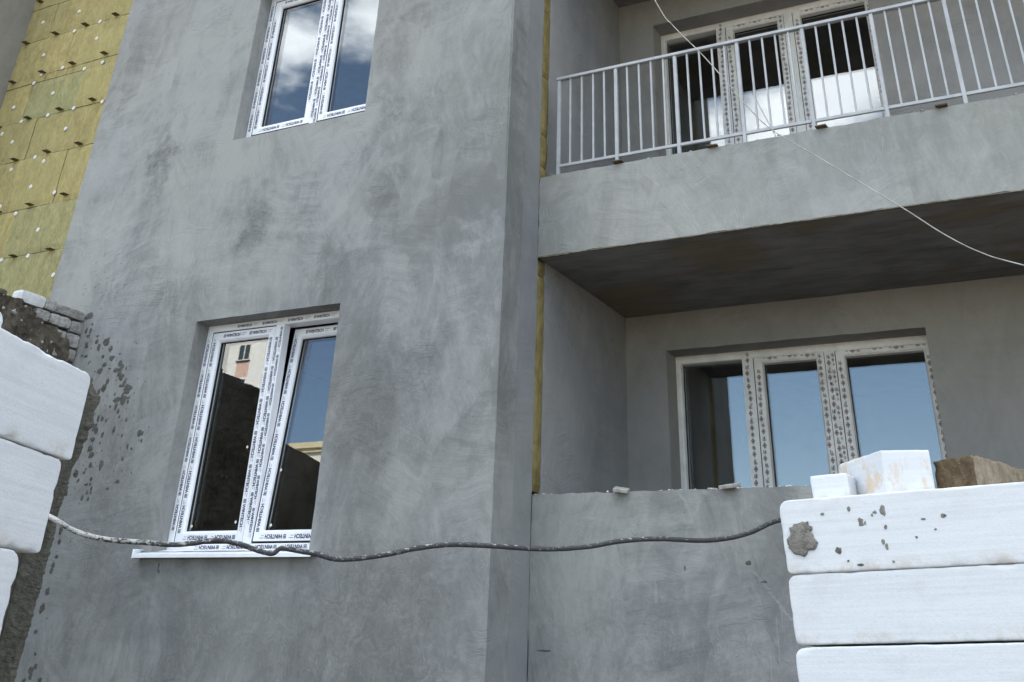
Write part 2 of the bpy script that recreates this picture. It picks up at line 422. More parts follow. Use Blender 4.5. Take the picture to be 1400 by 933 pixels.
# ------------------------------------------------------------------ helpers
def link(name, me, parent=None, mats=()):
    o = bpy.data.objects.new(name, me); C.objects.link(o)
    for m in mats: me.materials.append(m)
    if parent: o.parent = parent
    return o
def tag(o, label=None, cat=None, group=None, kind=None):
    for k, v in (('label', label), ('category', cat), ('group', group), ('kind', kind)):
        if v: o[k] = v
    return o
def empty(name, loc, label, cat, group=None, rz=0):
    o = bpy.data.objects.new(name, None); C.objects.link(o)
    o.location = loc; o.rotation_euler.z = rz; o.empty_display_size = .2
    return tag(o, label, cat, group)
class MB:
    def __init__(s): s.v, s.f, s.mi, s.sm = [], [], [], []
    def add(s, vs, fs, mi=0, smooth=False):
        k = len(s.v); s.v += [tuple(v) for v in vs]; s.f += [[i + k for i in f] for f in fs]
        s.mi += [mi] * len(fs); s.sm += [smooth] * len(fs); return s
    def box(s, x0, x1, y0, y1, z0, z1, mi=0, xf=None, b=0):
        if b:   # chamfered box
            bm = bmesh.new(); bmesh.ops.create_cube(bm, size=1)
            for v in bm.verts: v.co = ((x0 + x1) / 2 + v.co.x * (x1 - x0), (y0 + y1) / 2 + v.co.y * (y1 - y0), (z0 + z1) / 2 + v.co.z * (z1 - z0))
            bmesh.ops.bevel(bm, geom=bm.edges[:], offset=b, segments=1, affect='EDGES')
            bm.verts.index_update()
            vs = [v.co.copy() for v in bm.verts]; fs = [[v.index for v in f.verts] for f in bm.faces]; bm.free()
        else:
            vs = [Vector(p) for p in ((x0, y0, z0), (x1, y0, z0), (x1, y1, z0), (x0, y1, z0), (x0, y0, z1), (x1, y0, z1), (x1, y1, z1), (x0, y1, z1))]
            fs = [(0, 3, 2, 1), (4, 5, 6, 7), (0, 1, 5, 4), (1, 2, 6, 5), (2, 3, 7, 6), (3, 0, 4, 7)]
        if xf: vs = [xf(v) for v in vs]
        return s.add(vs, fs, mi)
    def ring(s, x0, x1, z0, z1, prof, mi=0, xf=None):
        """rectangular frame: profile = closed list of (inset, y)"""
        vs, fs = [], []
        for ins, y in prof:
            vs += [Vector((x0 + ins, y, z0 + ins)), Vector((x1 - ins, y, z0 + ins)), Vector((x1 - ins, y, z1 - ins)), Vector((x0 + ins, y, z1 - ins))]
        n = len(prof)
        for i in range(n):
            j = (i + 1) % n
            for c in range(4):
                d = (c + 1) % 4
                fs.append((i * 4 + c, i * 4 + d, j * 4 + d, j * 4 + c))
        if xf: vs = [xf(v) for v in vs]
        return s.add(vs, fs, mi)
    def tube(s, pts, rad, sides=8, mi=0, rfun=None):
        pts = [Vector(p) for p in pts]; n = len(pts); vs, fs = [], []
        side = Vector((0, 0, 1))
        for i, p in enumerate(pts):
            t = (pts[min(i + 1, n - 1)] - pts[max(i - 1, 0)]).normalized()
            a = t.cross(side)
            if a.length < .05: a = t.cross(Vector((0, 1, 0)))
            a.normalize(); b = a.cross(t)
            for k in range(sides):
                r = rad * (rfun(i, k) if rfun else 1)
                q = 2 * pi * k / sides
                vs.append(p + a * (cos(q) * r) + b * (sin(q) * r))
        for i in range(n - 1):
            for k in range(sides):
                fs.append((i * sides + k, i * sides + (k + 1) % sides, (i + 1) * sides + (k + 1) % sides, (i + 1) * sides + k))
        fs.append(list(range(sides))[::-1]); fs.append([(n - 1) * sides + k for k in range(sides)])
        return s.add(vs, fs, mi, True)
    def build(s, name, mats, parent=None):
        me = bpy.data.meshes.new(name); me.from_pydata(s.v, [], s.f)
        me.polygons.foreach_set('material_index', s.mi); me.polygons.foreach_set('use_smooth', s.sm)
        me.update()
        bm = bmesh.new(); bm.from_mesh(me); bmesh.ops.recalc_face_normals(bm, faces=bm.faces[:]); bm.to_mesh(me); bm.free()
        return link(name, me, parent, mats if isinstance(mats, (list, tuple)) else [mats])
def copy_of(src, loc=None, parent=None):
    c = src.copy(); C.objects.link(c)
    if loc: c.location = loc
    if parent: c.parent = parent
    return c
def catmull(P, per=8):
    P = [Vector(p) for p in P]; out = []
    for i in range(len(P) - 1):
        a, b, c, d = P[max(i - 1, 0)], P[i], P[i + 1], P[min(i + 2, len(P) - 1)]
        for k in range(per):
            t = k / per
            out.append(.5 * ((2 * b) + (c - a) * t + (2 * a - 5 * b + 4 * c - d) * t * t + (3 * b - a - 3 * c + d) * t ** 3))
    out.append(P[-1]); return out
def frange(a, b, step):
    n = max(1, round((b - a) / step)); return [a + (b - a) * i / n for i in range(n + 1)]
def panel(name, O, U, V, Nn, u0, u1, v0, v1, thick, mat, parent, holes=(), step=.08, amp=.003, jit=.003, vr=None):
    """uneven plastered slab: front face on plane O, thickness behind it (against Nn), with real openings"""
    O, U, V, Nn = Vector(O), Vector(U), Vector(V), Vector(Nn)
    def axis(a, b, cuts):
        c = sorted(set([a, b] + [x for x in cuts if a < x < b])); r = [a]
        for p, q in zip(c, c[1:]): r += frange(p, q, step)[1:]
        return r
    us = axis(u0, u1, [h[0] for h in holes] + [h[1] for h in holes])
    vs_ = axis(v0, v1, [h[2] for h in holes] + [h[3] for h in holes])
    nu, nv = len(us), len(vs_)
    def hole(i, j):
        if i < 0 or j < 0 or i >= nu - 1 or j >= nv - 1: return True
        cu, cv = (us[i] + us[i + 1]) / 2, (vs_[j] + vs_[j + 1]) / 2
        return any(h[0] < cu < h[1] and h[2] < cv < h[3] for h in holes)
    verts, faces = [], []
    for j in range(nv):
        for i in range(nu):
            p = O + U * us[i] + V * vs_[j]
            edge = any(hole(i + a, j + b) for a in (-1, 0) for b in (-1, 0))
            q = p * 1.0
            if edge:
                q += (U * noise.noise(p * 9 + Vector((3, 1, 7))) + V * noise.noise(p * 9 + Vector((9, 2, 1)))) * jit
                q += (U * noise.noise(p * 31) + V * noise.noise(p * 29 + Vector((2, 2, 2)))) * jit * .8
            q += Nn * (noise.noise(p * 1.4) * amp + noise.noise(p * 6) * amp * .3)
            verts.append(q)
    nf = len(verts)
    for j in range(nv):
        for i in range(nu):
            verts.append(O + U * us[i] + V * vs_[j] - Nn * thick)
    g = lambda i, j: j * nu + i
    for j in range(nv - 1):
        for i in range(nu - 1):
            if hole(i, j): continue
            a, b, c, d = g(i, j), g(i + 1, j), g(i + 1, j + 1), g(i, j + 1)
            faces.append((a, b, c, d)); faces.append((nf + d, nf + c, nf + b, nf + a))
            for (di, dj, p, q) in ((0, -1, a, b), (1, 0, b, c), (0, 1, c, d), (-1, 0, d, a)):
                if hole(i + di, j + dj): faces.append((q, p, nf + p, nf + q))
    mb = MB(); mb.add(verts, faces)
    return mb.build(name, mat, parent)

# ------------------------------------------------------------------ ground
GZ = -1.6
mb = MB()
gn = 60
gs = [-400 + 800 * i / gn for i in range(gn + 1)]
mb.add([(x, y, GZ + (noise.noise(Vector((x * .3, y * .3, 0))) * .06 if abs(x) < 60 and abs(y) < 60 else 0)) for y in gs for x in gs],
       [(j * (gn + 1) + i, j * (gn + 1) + i + 1, (j + 1) * (gn + 1) + i + 1, (j + 1) * (gn + 1) + i) for j in range(gn) for i in range(gn)])
tag(mb.build('ground', DIRT), 'bare trampled earth of the building site', 'ground', kind='structure')

# ------------------------------------------------------------------ the building
B = empty('apartment_building', (0, 0, 0), 'unfinished grey plastered apartment block with windows and balcony recess filling the view', 'building')
YF, XC, YP, YB = 5.87, -3.29, 6.36, 7.95
TOP = 10.4
XN, YN, ZN = Vector((1, 0, 0)), Vector((0, 1, 0)), Vector((0, 0, 1))
WIN_L = (-5.93, -4.59, .582, 2.13)
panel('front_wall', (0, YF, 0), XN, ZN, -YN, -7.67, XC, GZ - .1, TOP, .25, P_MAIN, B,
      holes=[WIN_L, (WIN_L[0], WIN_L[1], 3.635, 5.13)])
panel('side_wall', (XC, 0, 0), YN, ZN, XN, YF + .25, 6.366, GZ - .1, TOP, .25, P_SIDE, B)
# lighter later coat on the corner, a few millimetres proud with a torn edge
out = [(-3.869, 6.6), (-3.872, 4.48), (-3.878, 4.1), (-3.885, 3.849), (-3.915, 3.712), (-3.866, 3.64), (-3.862, 3.4), (-3.82, 3.2), (-3.835, 3.0), (-3.812, 2.80),
       (-3.76, 2.765), (-3.66, 2.745), (-3.58, 2.80), (-3.47, 2.81), (-3.38, 2.745), (-3.305, 2.76), (-3.302, 6.6)]
pts = []
for (a, b) in zip(out, out[1:] + out[:1]):
    n = max(1, int(math.hypot(a[0] - b[0], a[1] - b[1]) / .012))
    for i in range(n):
        x, z = a[0] + (b[0] - a[0]) * i / n, a[1] + (b[1] - a[1]) * i / n
        w = .006 if x > -3.31 else .014
        lowz = 1 if z < 2.9 and x < -3.31 else 0
        pts.append((min(-3.296, x + noise.noise(Vector((x * 14, z * 14, 1))) * w), z + noise.noise(Vector((x * 14, z * 14, 5))) * w
                    + lowz * (noise.noise(Vector((x * 23, 3, 5))) * .045 + noise.noise(Vector((x * 70, 3, 5))) * .025)))
bm = bmesh.new()
f = bm.faces.new([bm.verts.new((x, YF - .0045, z)) for x, z in pts])
e = bmesh.ops.extrude_face_region(bm, geom=[f]); bmesh.ops.translate(bm, vec=(0, .010, 0), verts=[v for v in e['geom'] if isinstance(v, bmesh.types.BMVert)])
bmesh.ops.recalc_face_normals(bm, faces=bm.faces[:])
for v_ in bm.verts:
    if v_.co.z < 3.25: v_.co.y += .0062 * min(1, (3.25 - v_.co.z) / .48) ** 1.2
me = bpy.data.meshes.new('plaster_patch'); bm.to_mesh(me); bm.free()
link('plaster_patch', me, B, [P_PATCH])

# recess: groove filler, side wall, back wall
MB().box(XC - .25, XC - .07, 6.366, 6.487, GZ, TOP).build('groove_backing', P_IN, B)
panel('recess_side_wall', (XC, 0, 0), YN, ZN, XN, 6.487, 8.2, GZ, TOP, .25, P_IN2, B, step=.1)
WIN_B = (-2.95, -1.0, -.06, 2.16)
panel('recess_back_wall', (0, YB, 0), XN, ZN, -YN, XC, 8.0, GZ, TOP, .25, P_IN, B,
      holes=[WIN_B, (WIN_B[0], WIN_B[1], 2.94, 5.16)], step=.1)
# balconies
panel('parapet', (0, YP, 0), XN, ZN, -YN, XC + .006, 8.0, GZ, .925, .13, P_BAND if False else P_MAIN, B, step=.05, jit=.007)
def slab(z0, z1, ztop):
    panel('parapet', (0, YP, 0), XN, ZN, -YN, XC + .004, 8.0, z0 + .004, ztop, .12, P_BAND, B, step=.06, jit=.006)
    mb = MB()
    xs = frange(XC + .002, 8.0, .15); ys = frange(YP + .003, YB - .001, .15)
    v = [(x, y, z0 + noise.noise(Vector((x, y * 2, z0)) * 1.3) * .006) for y in ys for x in xs]; n = len(xs)
    fs = [(j * n + i, (j + 1) * n + i, (j + 1) * n + i + 1, j * n + i + 1) for j in range(len(ys) - 1) for i in range(n - 1)]
    mb.add(v, fs)
    mb.build('balcony_ceiling', SOFFIT, B)
    MB().box(XC + .002, 8, YP + .121, YB - .002, z0 + .015, z1).build('balcony_floor', SOFFIT, B)
    mb = MB()
    x = XC + .01
    while x < 7.5:     # rough mortar lip along the lower front edge
        L = random.uniform(.03, .07)
        w = noise.noise(Vector((x * 2.1, z0, 3))); t = .003 + .006 * max(0, w) + random.uniform(0, .002)
        mb.box(x, x + L * 1.1, YP - random.uniform(.003, .006), YP + .02, z0 - t, z0 + random.uniform(.000, .003) + .004 * max(0, w))
        x += L
    tag(mb.build('edge_bead', SEAL, B), kind='stuff')
slab(2.452, 2.74, 3.055)
slab(5.452, 5.74, 6.055)
MB().box(XC + .002, 8, YP + .131, YB - .002, -.45, -.2).build('balcony_floor', SOFFIT, B)

# mineral wool strip in the groove, board by board
def strip(z0, z1, dark=False):
    us = frange(6.372, 6.484, .028); zs = frange(z0, z1, .04)
    v, fs = [], []
    for z in zs:
        for u in us:
            p = Vector((0, u * 8, z * 8))
            v.append((XC + .003 + noise.noise(p * 1.7) * .006 - (.006 if u in (us[0], us[-1]) else 0) - (.010 if z in (zs[0], zs[-1]) else 0), u + noise.noise(p * 1.3) * .003, z))
    n = len(us)
    fs = [(j * n + i, j * n + i + 1, (j + 1) * n + i + 1, (j + 1) * n + i) for j in range(len(zs) - 1) for i in range(n - 1)]
    k = len(v); v += [(XC - .068, us[i], z) for z in (zs[0], zs[-1]) for i in (0, n - 1)]
    m = len(zs) - 1
    fs += [[k, k + 1] + [i for i in range(n - 1, -1, -1)], [k + 2, k + 3] + [m * n + i for i in range(n - 1, -1, -1)],
           [k, k + 2] + [j * n for j in range(m, -1, -1)], [k + 1, k + 3] + [j * n + n - 1 for j in range(m, -1, -1)]]
    MB().add(v, fs).build('insulation_strip', WOOL_S, B)
for a, b in ((.95, 2.335), (2.34, 2.44), (3.06, 3.16), (3.165, 3.42), (3.425, 3.92), (3.925, 4.52), (4.525, 5.44)): strip(a, b)

# insulated wall set back to the left, with its boards, washers and ledger plates
YI = 7.24; SC = YI / 6.4
MB().box(-11.4, -7.42, YI + .06, YI + .3, GZ, TOP).build('insulated_wall', P_IN, B)
MB().box(-13.4, -11.4, 5.87, YI + .3, GZ, TOP).build('left_pier', P_IN, B)
rows = [1.2, 1.8, 2.42, 3.02, 3.622, 4.19, 4.85, 5.395, 5.93, 6.025, 6.594, 7.12, 7.72]
cuts = {0: [-10.3, -9.2, -8.1], 1: [-10.8, -9.6, -8.5], 2: [-10.2, -9.0, -7.9], 3: [-10.8, -9.4, -8.3], 4: [-10.44, -9.2, -8.2], 5: [-11.1, -9.87, -8.7], 6: [-10.6, -9.55, -8.4],
        7: [-10.9, -9.99, -8.9], 8: [-10.7, -9.3], 9: [-10.41, -9.1, -8.2], 10: [-10.9, -9.7, -8.5], 11: [-10.3, -9.0]}
for r in range(len(rows) - 1):
    cs = [-11.398] + cuts[r] + [-7.43]
    for q, (a, b) in enumerate(zip(cs, cs[1:])):
        xs = frange(a + .004, b - .004, .07); zs = frange(rows[r] + .004, rows[r + 1] - .004, .07)
        off = random.uniform(-.004, .004)
        n = len(xs)
        v = []
        for z in zs:
            for x in xs:
                e = (x in (xs[0], xs[-1])) or (z in (zs[0], zs[-1]))
                p = Vector((x * 5, z * 5, 1))
                v.append((x + (noise.noise(p * 2.7) * .009 if e else 0), YI + off + noise.noise(p) * .005 + (.007 if e else 0), z + (noise.noise(p * 2.9) * .010 if e else 0)))
        fs = [(j * n + i, j * n + i + 1, (j + 1) * n + i + 1, (j + 1) * n + i) for j in range(len(zs) - 1) for i in range(n - 1)]
        k = len(v); m = len(zs) - 1
        v += [(x, YI + .055, z) for z in (zs[0], zs[-1]) for x in (xs[0], xs[-1])]
        fs += [[k, k + 1] + list(range(n - 1, -1, -1)), [k + 2, k + 3] + [m * n + i for i in range(n - 1, -1, -1)],
               [k, k + 2] + [j * n for j in range(m, -1, -1)], [k + 1, k + 3] + [j * n + n - 1 for j in range(m, -1, -1)]]
        MB().add(v, fs).build('insulation_board', WOOL_G if (r, q) in ((7, 1), (4, 1), (3, 1)) else WOOL, B)
DOW = [(-9.81, 6.074), (-9.214, 6.068), (-8.805, 5.83), (-9.194, 5.805), (-8.777, 5.608), (-9.601, 5.593), (-8.569, 5.263), (-9.203, 5.339), (-9.528, 5.327), (-8.831, 5.243),
       (-9.614, 5.238), (-9.233, 5.033), (-9.828, 4.983), (-8.398, 4.758), (-8.817, 4.768), (-9.202, 4.764), (-9.614, 4.77), (-9.879, 4.672), (-9.657, 4.536), (-8.848, 4.537), (-9.199, 4.279),
       (-9.041, 4.206), (-9.526, 4.196), (-9.122, 3.941), (-8.731, 3.817), (-9.512, 3.788), (-9.229, 3.669), (-8.81, 3.439), (-8.846, 3.182), (-9.227, 3.189), (-8.4, 2.942)]
mb = MB(); n = 14
prof = [(0, -.006), (.016, -.008), (.025, -.004), (.026, .006)]
v = [(0, prof[0][1], 0)]; fs = []
for r, y in prof[1:]: v += [(r * cos(2 * pi * k / n), y, r * sin(2 * pi * k / n)) for k in range(n)]
fs += [(0, 1 + k, 1 + (k + 1) % n) for k in range(n)]
for q in range(len(prof) - 2): fs += [(1 + q * n + k, 1 + (q + 1) * n + k, 1 + (q + 1) * n + (k + 1) % n, 1 + q * n + (k + 1) % n) for k in range(n)]
cap0 = mb.add(v, fs).build('anchor_cap', CAPM, B)
cap0.location = (DOW[0][0] * SC, YI - .004, DOW[0][1] * SC)
for x, z in DOW[1:]: copy_of(cap0, (x * SC, YI - .004, z * SC))
BRK = [(-9.953, 6.388), (-9.969, 5.831), (-9.487, 5.839), (-9.013, 5.836), (-8.55, 5.847), (-9.968, 5.32), (-9.5, 5.344), (-9.031, 5.347), (-8.554, 5.361), (-9.957, 4.768), (-9.5, 4.784),
       (-9.013, 4.79), (-8.532, 4.803), (-9.492, 4.297), (-9.013, 4.305), (-8.55, 4.308), (-9.489, 3.723), (-9.025, 3.729), (-8.546, 3.762), (-9.036, 3.202), (-8.524, 3.201)]
plate0 = MB().box(-.038, .038, -.06, .03, -.004, .004, b=.002).build('ledger_plate', STEEL, B)
plate0.data.materials[0] = LEDG; plate0.location = (BRK[0][0] * SC, YI - .008, BRK[0][1] * SC)
for x, z in BRK[1:]: copy_of(plate0, (x * SC, YI - .008, z * SC))

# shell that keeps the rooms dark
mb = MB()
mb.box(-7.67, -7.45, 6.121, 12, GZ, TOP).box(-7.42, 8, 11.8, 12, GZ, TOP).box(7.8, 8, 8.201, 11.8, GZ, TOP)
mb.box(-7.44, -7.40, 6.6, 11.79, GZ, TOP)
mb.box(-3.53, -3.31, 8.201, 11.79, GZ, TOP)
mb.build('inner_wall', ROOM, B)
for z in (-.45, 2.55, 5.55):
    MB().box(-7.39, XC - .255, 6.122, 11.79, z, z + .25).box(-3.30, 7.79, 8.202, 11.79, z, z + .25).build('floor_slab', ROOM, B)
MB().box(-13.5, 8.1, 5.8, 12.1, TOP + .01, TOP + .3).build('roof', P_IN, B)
# bottom reveal for the soffit return at the groove head and toe
tab0 = MB().box(-.036, .036, -.034, .05, -.005, .005, b=.002).build('mounting_tab', STEEL, B)
tab0.location = (-2.66, YP - .002, 3.066)
for x, z, rz, mm in ((-1.96, 3.058, .1, 0), (-1.22, 3.062, -.1, 0), (-.475, 3.060, .05, 0)):
    copy_of(tab0, (x, YP - .002, z)).rotation_euler = (0, 0, rz)
tb = MB().box(-.045, .045, -.06, .06, -.012, .010, b=.004).build('mounting_tab', TABM, B)
tb.location = (-2.683, YP + .005, .937); tb.rotation_euler = (.22, .12, .3)
t2 = copy_of(tb, (-2.008, YP + .005, .938)); t2.rotation_euler = (.2, -.05, -.15)
# crumbs of set mortar along the parapet tops
def crumbs(z, x0, x1, n, seed):
    rnd = random.Random(seed); mb = MB()
    for i in range(n):
        c = Vector((rnd.uniform(x0, x1), YP + rnd.uniform(-.001, .05), z + rnd.uniform(-.002, .004)))
        a, b, h = rnd.uniform(.006, .022), rnd.uniform(.006, .014), rnd.uniform(.004, .011)
        ring = [c + Vector((cos(q * 1.05) * a * rnd.uniform(.7, 1.2), sin(q * 1.05) * b * rnd.uniform(.7, 1.2), 0)) for q in range(6)]
        mb.add(ring + [c + Vector((0, 0, h)), c - Vector((0, 0, h * .6))], [(q, (q + 1) % 6, 6) for q in range(6)] + [((q + 1) % 6, q, 7) for q in range(6)])
    tag(mb.build('mortar_crumb', CRUMB, B), kind='stuff')
crumbs(.925, XC + .02, -.9, 60, 1); crumbs(3.056, XC + .02, .6, 70, 2)

# ------------------------------------------------------------------ windows
def text_mesh(txt):
    cu = bpy.data.curves.new('lettering', 'FONT'); cu.body = txt; cu.size = 1; cu.offset = .036; cu.resolution_u = 2
    o = bpy.data.objects.new('lettering', cu); C.objects.link(o)
    bpy.context.view_layer.update()
    dg = bpy.context.evaluated_depsgraph_get()
    me = o.evaluated_get(dg).to_mesh()
    v = [(p.co.x, p.co.y) for p in me.vertices]; f = [list(p.vertices) for p in me.polygons]
    o.evaluated_get(dg).to_mesh_clear()
    bpy.data.objects.remove(o); bpy.data.curves.remove(cu)
    w = max(p[0] for p in v)
    return v, f, w
TV, TF, TW = text_mesh('WINTECH')
def rects(mb, P, U, V, rs, mi=0):
    for (a, b, c, d) in rs:
        mb.add([P + U * a + V * c, P + U * b + V * c, P + U * b + V * d, P + U * a + V * d], [(0, 1, 2, 3)], mi)
def put_text(mb, P, U, V, h, mi=0):
    s = h / .70
    rects(mb, P, U, V, [(0, h, 0, h * .16), (0, h, h * .84, h), (0, h * .16, h * .16, h * .84), (h * .84, h, h * .16, h * .84), (h * .42, h * .58, h * .16, h * .84), (h * .16, h * .42, h * .42, h * .58), (h * .58, h * .84, h * .42, h * .58)], mi)
    o = h * 1.3
    mb.add([P + U * (o + x * s * .92) + V * (y * s) for x, y in TV], TF, mi)
    return o + TW * s * .92
def run_text(mb, A, Bp, V, h, gap, start=.04, mi=0, rnd=random.Random(3)):
    A, Bp = Vector(A), Vector(Bp); L = (Bp - A).length; U = (Bp - A).normalized(); V = Vector(V)
    s = start; w = h * 1.3 + TW * h / .70 * .92
    while s + w < L:
        put_text(mb, A + U * s + V * (-h / 2), U, V, h, mi)
        # small unreadable data lines of the film
        q = s + w + gap * .15
        rects(mb, A + U * q, U, V, [(0, gap * .5, h * .28, h * .40), (0, gap * .35, -h * .3, -h * .2)], 1)
        s += w + gap
def diamonds(mb, A, Bp, V, pitch=.098, sz=.020, start=.03, rnd=None):
    A, Bp = Vector(A), Vector(Bp); L = (Bp - A).length; U = (Bp - A).normalized(); V = Vector(V); s = start
    rnd = rnd or random.Random(5)
    while s < L - .05:
        P = A + U * s + V * rnd.uniform(-.006, .006)
        a, b = sz * 1.15, sz * .78
        for (r0, r1, mi) in ((1, .66, 2), (.46, .0, 1)):
            o = [P + U * a * r0, P + V * b * r0, P - U * a * r0, P - V * b * r0]
            i = [P + U * a * r1, P + V * b * r1, P - U * a * r1, P - V * b * r1]
            mb.add(o + i, [(k, (k + 1) % 4, 4 + (k + 1) % 4, 4 + k) for k in range(4)], mi)
        rects(mb, P + U * a * 1.2, U, V, [(.002, .032, .003, .0065), (.002, .024, -.0025, .001), (.004, .03, -.010, -.006), (.004, .018, .010, .0135)], 1)
        rects(mb, P - U * a * 1.2, U, V, [(-.026, -.004, -.0015, .0022), (-.020, -.008, .006, .009)], 1)
        s += pitch * rnd.uniform(.9, 1.1)
FRP = lambda y, w: [(0, y + .10), (0, y), (w - .006, y), (w, y + .006), (w, y + .10)]
SAP = lambda y, w, d=.03: [(0, y + .03 + d), (0, y + .004), (.004, y), (w - .018, y), (w - .004, y + .012), (w, y + d), (w, y + .03 + d)]
GKP = lambda y: [(-.004, y + .02), (-.004, y), (.0045, y), (.0045, y + .02)]

def pane(mb, x0, x1, z0, z1, y, xf=None): mb.box(x0, x1, y, y + .024, z0, z1, xf=xf)

def french_window(zb, tilt, sill, Z0, Z1, szo):
    """two-leaf window on the front wall; zb = sill level of its opening"""
    w = empty('window', (0, 0, 0), None, None); w.parent = B
    X0, X1 = WIN_L[0] + .003, WIN_L[1] + .05
    y = 6.008
    xm0, xm1 = -5.262, -5.186
    fr = MB().ring(X0, X1, Z0, Z1, FRP(y, .052)).box(xm0, xm1, y + .0005, y + .069, Z0 + .05, Z1 - .05)
    fr.build('frame', PVC, w)
    pr = MB()
    yo = -.0012
    sz0, sz1 = Z0 + szo, Z1 - .055
    leaves = ((X0 + .052, xm0 - .003, 0), (xm1 + .003, X1 - .05, tilt))
    for (a, b, t) in leaves:
        ca, sa = cos(t), sin(t)
        pv = Vector((0, y + .004, sz0))
        def xf(v, ca=ca, sa=sa, pv=pv):
            d = v - pv; return Vector((v.x, pv.y + d.y * ca + d.z * sa, pv.z + d.z * ca - d.y * sa))
        ys = y + .006
        MB().ring(a, b, sz0, sz1, SAP(ys, .074), xf=xf).build('sash', PVC, w)
        MB().ring(a + .074, b - .074, sz0 + .074, sz1 - .074, GKP(ys + .026), xf=xf).ring(a - .0005, b + .0005, sz0 - .0005, sz1 + .0005, [(-.0035, ys + .02), (-.0035, ys - .0015), (.0022, ys - .0015), (.0022, ys + .02)], xf=xf).build('gasket', GASKET, w)
        g = MB(); pane(g, a + .073, b - .073, sz0 + .073, sz1 - .073, ys + .034, xf); g.build('pane', GLASS, w)
        st = MB()
        for (px, pz) in ((a + .105, sz0 + .105), (b - .115, sz0 + .125), (b - .12, sz0 + .60) if not t else (a + .1, sz0 + .45)):
            st.add([xf(Vector(p)) for p in ((px - .011, ys + .0325, pz), (px, ys + .0325, pz - .012), (px + .011, ys + .0325, pz), (px, ys + .0325, pz + .012))], [(0, 1, 2, 3)])
        if zb < 1: tag(st.build('sticker', STICK, w), kind='stuff')
        sub = MB()
        U1 = Vector((0, 0, 1))
        run_text(sub, (a + .029, ys + yo, sz0 + .03), (a + .029, ys + yo, sz1 - .05), (-1, 0, 0), .0235, .052, .03)
        run_text(sub, (b - .034, ys + yo, sz1 - .06), (b - .034, ys + yo, sz0 + .02), (1, 0, 0), .0235, .045, .02)
        run_text(sub, (a + .03, ys + yo, sz1 - .030), (b - .03, ys + yo, sz1 - .030), (0, 0, 1), .022, .09, .08)
        run_text(sub, (b - .02, ys + yo, sz0 + .030), (a + .03, ys + yo, sz0 + .030), (0, 0, -1), .024, .07, .05)
        k = len(pr.v); pr.v += [tuple(xf(Vector(v))) for v in sub.v]; pr.f += [[i + k for i in f] for f in sub.f]; pr.mi += sub.mi; pr.sm += sub.sm
    run_text(pr, (X0 + .026, y + yo, Z0 + .04), (X0 + .026, y + yo, Z1 - .04), (-1, 0, 0), .022, .06, .10)
    run_text(pr, (xm0 + .024, y + yo, Z1 - .05), (xm0 + .024, y + yo, Z0 + .05), (1, 0, 0), .023, .04, .09)
    run_text(pr, (xm1 - .020, y + yo, Z1 - .05), (xm1 - .020, y + yo, Z0 + .05), (1, 0, 0), .020, .055, .02)
    run_text(pr, (X0 + .05, y + yo, Z1 - .026), (X1 - .04, y + yo, Z1 - .026), (0, 0, 1), .019, .10, .24)
    run_text(pr, (X1 - .12, y + yo, Z0 + .030), (X0 + .05, y + yo, Z0 + .030), (0, 0, -1), .024, .07, .06)
    tag(pr.build('film_print', [PRINT, PRINT_K], w), kind='stuff')
    if sill:
        s = MB()
        # bent sheet-metal sill: slope, nose, drip; notched into the reveal
        def sheet(x0, x1, ya, za, yb, zb_):
            t = .0035
            s.add([(x0, ya, za), (x1, ya, za), (x1, yb, zb_), (x0, yb, zb_), (x0, ya, za - t), (x1, ya, za - t), (x1, yb, zb_ - t), (x0, yb, zb_ - t)],
                  [(0, 1, 2, 3), (7, 6, 5, 4), (0, 4, 5, 1), (1, 5, 6, 2), (2, 6, 7, 3), (3, 7, 4, 0)])
        sheet(WIN_L[0] + .004, WIN_L[1] - .004, YF - .004, zb - .060, y - .003, zb - .03)
        sheet(-6.012, -4.515, 5.795, zb - .079, YF - .0045, zb - .060)
        s.box(-6.012, -4.515, 5.789, 5.795, zb - .098, zb - .0785)
        s.box(-6.0165, -6.0125, 5.79, YF - .005, zb - .105, zb - .045).box(-6.0125, -5.995, 5.80, YF - .006, zb - .048, zb - .0445)
        s.build('sill', SILLM, w)
    return w
w1 = french_window(.635, radians(4.6), True, .585, 2.127, .062)
w2 = french_window(3.635, 0, False, 3.63, 5.127, .10)

